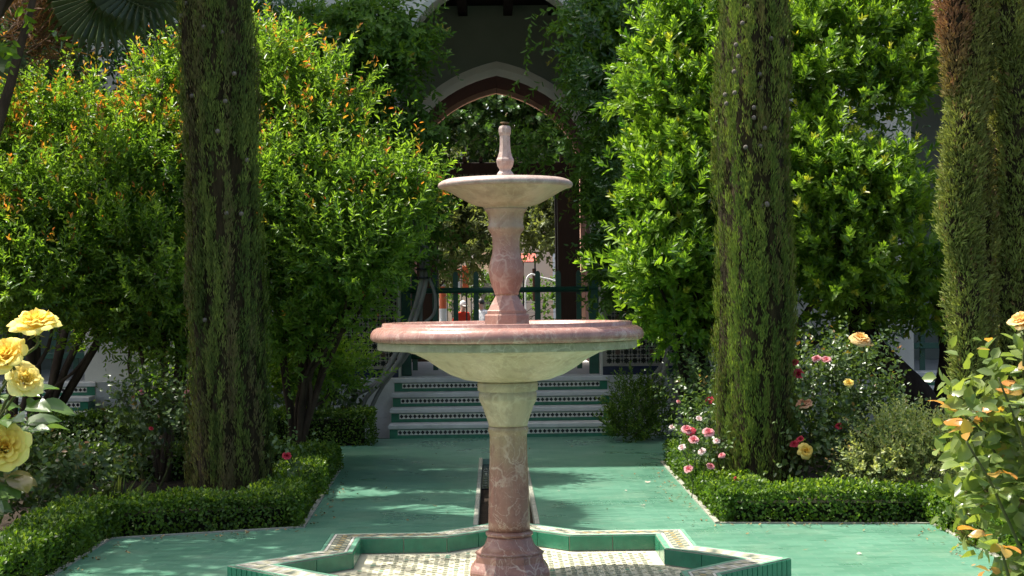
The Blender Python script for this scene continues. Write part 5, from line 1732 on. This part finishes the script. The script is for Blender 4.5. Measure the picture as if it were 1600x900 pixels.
house('low cream house with a window seen left of the fountain column', 50, px_x(738, 50), px_x(800, 50), 3.35, M['cream_wall'], [(px_x(748, 50), px_x(790, 50), .7, 2.35)], 6, [(px_x(738, 50), px_x(742, 50))])
house('tall beige house seen right of the fountain column', 47, px_x(803, 47), px_x(990, 47), 7.5, M['beige'], [(px_x(905, 47), px_x(935, 47), 1.0, 2.6)], 8, [(px_x(864, 47), px_x(869, 47))])
house('wide pale house far behind the street trees', 60, -14, px_x(735, 60), 7.0, M['cream_wall'], [(-6.5, -5.3, 1, 2.6), (-3.6, -2.4, 1.0, 2.6), (-3.6, -2.4, 4, 5.6)])
house('far house closing the street behind the low cream house', 70, px_x(700, 70) - 1, 12, 8.0, M['trim'], [(-2, -.8, 4, 5.6), (1.0, 2.2, 4.0, 5.6)])

# red-roofed notice shelter
t = thing('notice_shelter', 'small red roofed shelter in front of the beige house', 'shelter', (px_x(826, 40), 40, -.3))
w_ = 0.22
MB().add([(-w_, -.3, 2.73), (w_, -.3, 2.73), (w_ * .85, .1, 2.95), (-w_ * .85, .1, 2.95), (-w_, -.3, 2.70), (w_, -.3, 2.70), (w_ * .85, .1, 2.92), (-w_ * .85, .1, 2.92)], [(0, 1, 2, 3), (7, 6, 5, 4), (0, 4, 5, 1), (1, 5, 6, 2), (2, 6, 7, 3), (3, 7, 4, 0)]).build('roof', M['red_tile'], t)
for x in (-.14, .17):
    MB().box(x - .02, x + .02, -.1, -.06, 0, 2.72).build('post', M['iron'], t)
MB().box(.10, .2, -.08, 0.02, 1.7, 2.55, 0, .01).build('panel', simple('brown_panel', (0.16, 0.08, 0.05)), t)

# red sign stand with a white plate
t = thing('sign_stand', 'red sign stand with white plate behind the green gate', 'sign', (px_x(716, 38), 38, -.3))
MB().box(-.14, .06, 0, .06, 1.9, 2.52, 0, .01).build('board', M['red'], t)
MB().box(-.06, .05, -.012, -.002, 2.02, 2.30).build('plate', M['white_paint'], t)
MB().box(.10, .26, .05, .12, 1.95, 2.60, 0, .01).build('side_board', M['orange'], t)
for x in (-.1, .2):
    MB().box(x - .02, x + .02, .065, .1, 0, 1.95).build('leg', M['iron'], t)
t = thing('iron_fence', 'black iron spear fence beyond the gateway at left', 'fence', (px_x(700, 42), 42, -.3))
for i in range(12):
    x = -.8 + i * .13
    MB().lathe([(.012, 0), (.012, 2.95), (.028, 3.0), (.004, 3.14)], 6, 0, False, (x, 0)).build('bar', M['iron'], t)
for z in (.4, 2.8):
    MB().box(-.85, .8, -.02, .02, z, z + .05).build('rail', M['iron'], t)
t = thing('striped_post', 'orange and white striped barrier post beyond the gateway', 'post', (px_x(692, 36), 36, -.3))
for k in range(4):
    MB().lathe([(.085, k * .52 + .001), (.085, k * .52 + .519)], 18, 0, False).build('band', M['orange'] if k % 2 else M['white_paint'], t)
MB().lathe([(.085, 2.081), (.07, 2.12), (.02, 2.14)], 18).build('cap', M['white_paint'], t)
t = thing('wire_barrier', 'rounded wire mesh barrier behind the right gate pickets', 'barrier', (px_x(842, 30), 30, -.3))
hw = .26
fr = [(-hw, 0, 0), (-hw, 0, 1.95), (-hw + .12, 0, 2.2), (0.02, 0, 2.28)]
MB().tube(curve_pts([(-hw, 0, 0), (-hw, 0, 1.3), (-hw, 0, 2.05), (-hw + .1, 0, 2.25), (0, 0, 2.2), (.3, 0, 2.12), (.36, 0, 2.0), (.36, 0, 1.2), (.36, 0, 0)], 30), .016, 7).build('frame', M['white_paint'], t)
for k in range(9):
    MB().tube([(-hw, 0, .3 + k * .2), (.36, 0, .3 + k * .2 + .01)], .005, 5).build('wire', M['iron'], t)
shrub('street_hedge', 'green clipped street hedge beyond the gateway', base=(-.9, 44, -.3), n_shoot=420, seed=103, cat='hedge', nleaf=9, leafL=.1, leafW=.06, leafmat=M['box'], length=.2, up=.4,
      blobs=[B(740, 440, 44, .5, .35), B(765, 450, 44, .5, .4), B(700, 455, 44.3, .6, .4), B(790, 455, 44, .5, .4), B(860, 455, 44, .7, .35), B(900, 450, 44, .7, .4), B(740, 480, 44, .7, .5), B(850, 480, 44, .8, .5)], stem_r=.02)


# ------------------------------------------------------------------ people on the street
def skin_mesh(verts, edges, radii, name):
    me = bpy.data.meshes.new(name)
    me.from_pydata([tuple(v) for v in verts], edges, [])
    o = bpy.data.objects.new('tmp', me)
    COL.objects.link(o)
    md = o.modifiers.new('skin', 'SKIN')
    md.use_smooth_shade = True
    sv = me.skin_vertices[0].data
    for i, r in enumerate(radii):
        sv[i].radius = r if isinstance(r, tuple) else (r, r)
        sv[i].use_root = (i == 0)
    s = o.modifiers.new('sub', 'SUBSURF')
    s.levels = s.render_levels = 2
    dg = bpy.context.evaluated_depsgraph_get()
    ev = o.evaluated_get(dg)
    out = bpy.data.meshes.new_from_object(ev)
    out.name = name
    bpy.data.objects.remove(o)
    return out


M['skin'] = simple('skin', (0.50, 0.30, 0.21), (0.44, 0.26, 0.18), 6, 0.55)
M['red_shirt'] = simple('red_cotton', (0.52, 0.045, 0.02), (0.40, 0.03, 0.015), 9, 0.85, .3)
M['white_shirt'] = simple('white_print_cotton', (0.72, 0.73, 0.72), (0.30, 0.33, 0.34), 16, 0.85, .2)
M['trousers'] = simple('dark_trousers', (0.05, 0.055, 0.07), (0.03, 0.03, 0.04), 9, 0.85)
M['hair'] = simple('dark_hair', (0.02, 0.014, 0.01), (0.012, 0.009, 0.007), 30, 0.5)
M['straw'] = simple('pale_cap_cloth', (0.72, 0.66, 0.60), (0.6, 0.55, 0.5), 14, 0.8)


def person(label, loc, rz, shirt, cap, lean=0.05, H=1.64):
    t = thing('person', label, 'person', loc, 'people on the street')
    t.rotation_euler.z = rz
    k = H / 1.7
    V, E, R_ = [], [], []

    def v(x, y, z, r, parent=None):
        V.append(Vector((x, y - lean * max(0, z - .9) * 1.5, z)) * k)
        R_.append(tuple(q * k for q in r) if isinstance(r, tuple) else r * k)
        if parent is not None:
            E.append((parent, len(V) - 1))
        return len(V) - 1
    pel = v(0, 0, .93, (.155, .105))
    wa = v(0, 0, 1.08, (.135, .10), pel)
    ch = v(0, .01, 1.28, (.165, .115), wa)
    nb = v(0, .01, 1.41, (.085, .07), ch)
    nk = v(0, -.005, 1.47, .052, nb)
    hd = v(0, -.02, 1.56, (.078, .092), nk)
    v(0, -.02, 1.655, (.062, .075), hd)
    v(0, -.105, 1.555, .016, hd)
    for s in (-1, 1):
        sh_ = v(s * .17, .01, 1.37, .062, ch)
        el = v(s * .235, .05, 1.11, .045, sh_)
        wr_ = v(s * .20, -.12, .93, .031, el)
        pa = v(s * .195, -.17, .88, (.036, .02), wr_)
        for q, dx in enumerate((-.026, -.009, .009, .026)):
            f1 = v(s * .195 + dx, -.215, .845 - .004 * q, .0095, pa)
            v(s * .195 + dx, -.225, .80 + .006 * q, .0085, f1)
        v(s * .15, -.20, .86, .010, pa)
        hp = v(s * .095, 0, .86, .088, pel)
        kn = v(s * .10, -.02, .49, .058, hp)
        an = v(s * .105, .02, .09, .04, kn)
        v(s * .11, -.14, .035, (.042, .03), an)
    me = skin_mesh(V, E, R_, 'body')
    for m_ in (M['skin'], shirt, M['trousers']):
        me.materials.append(m_)
    for p in me.polygons:
        c = p.center / k
        if c.z < .95 and abs(c.x) < .19 and not (c.y < -.1 and c.z > .6):
            p.material_index = 2
        elif c.z < 1.435 and not (c.z < 1.13 and abs(c.x) > .165):
            p.material_index = 1
    b_ = put('body', me, t)
    hy = (-.02 - lean * .66 * 1.5) * k
    hm = MB()
    hm.lathe([(.083 * k, 1.585 * k), (.088 * k, 1.62 * k), (.078 * k, 1.675 * k), (.05 * k, 1.71 * k), (.01 * k, 1.722 * k)], 16, 0, True, (0, hy + .012))
    if cap:
        hm.add([(-.07, hy - .06, 1.60 * k), (.07, hy - .06, 1.60 * k), (.055, hy - .155, 1.575 * k), (-.055, hy - .155, 1.575 * k)], [(0, 1, 2, 3)])
        hm.build('cap', M['straw'], t)
        g = MB()
        for s in (-1, 1):
            g.box(s * .034 - .026, s * .034 + .026, hy - .105, hy - .098, 1.545 * k, 1.58 * k)
        g.box(-.02, .02, hy - .104, hy - .099, 1.57 * k, 1.576 * k)
        g.build('sunglasses', M['iron'], t)
    else:
        hm.build('hair', M['hair'], t)
        e = MB()
        for s in (-1, 1):
            e.lathe([(.002, 1.548 * k), (.008, 1.556 * k), (.002, 1.563 * k)], 8, 0, True, (s * .03, hy - .085))
        e.build('eyes', M['iron'], t)
    return t


p = at(720, 470, 40)
person('person in red top with pale cap and sunglasses beyond the gate', (p.x, 40, -.3), 0.5, M['red_shirt'], True, .12, 1.72)
p = at(757, 470, 41)
person('dark haired person in white patterned shirt half hidden by the fountain column', (p.x, 41, -.3), -0.9, M['white_shirt'], False, .1, 1.76)
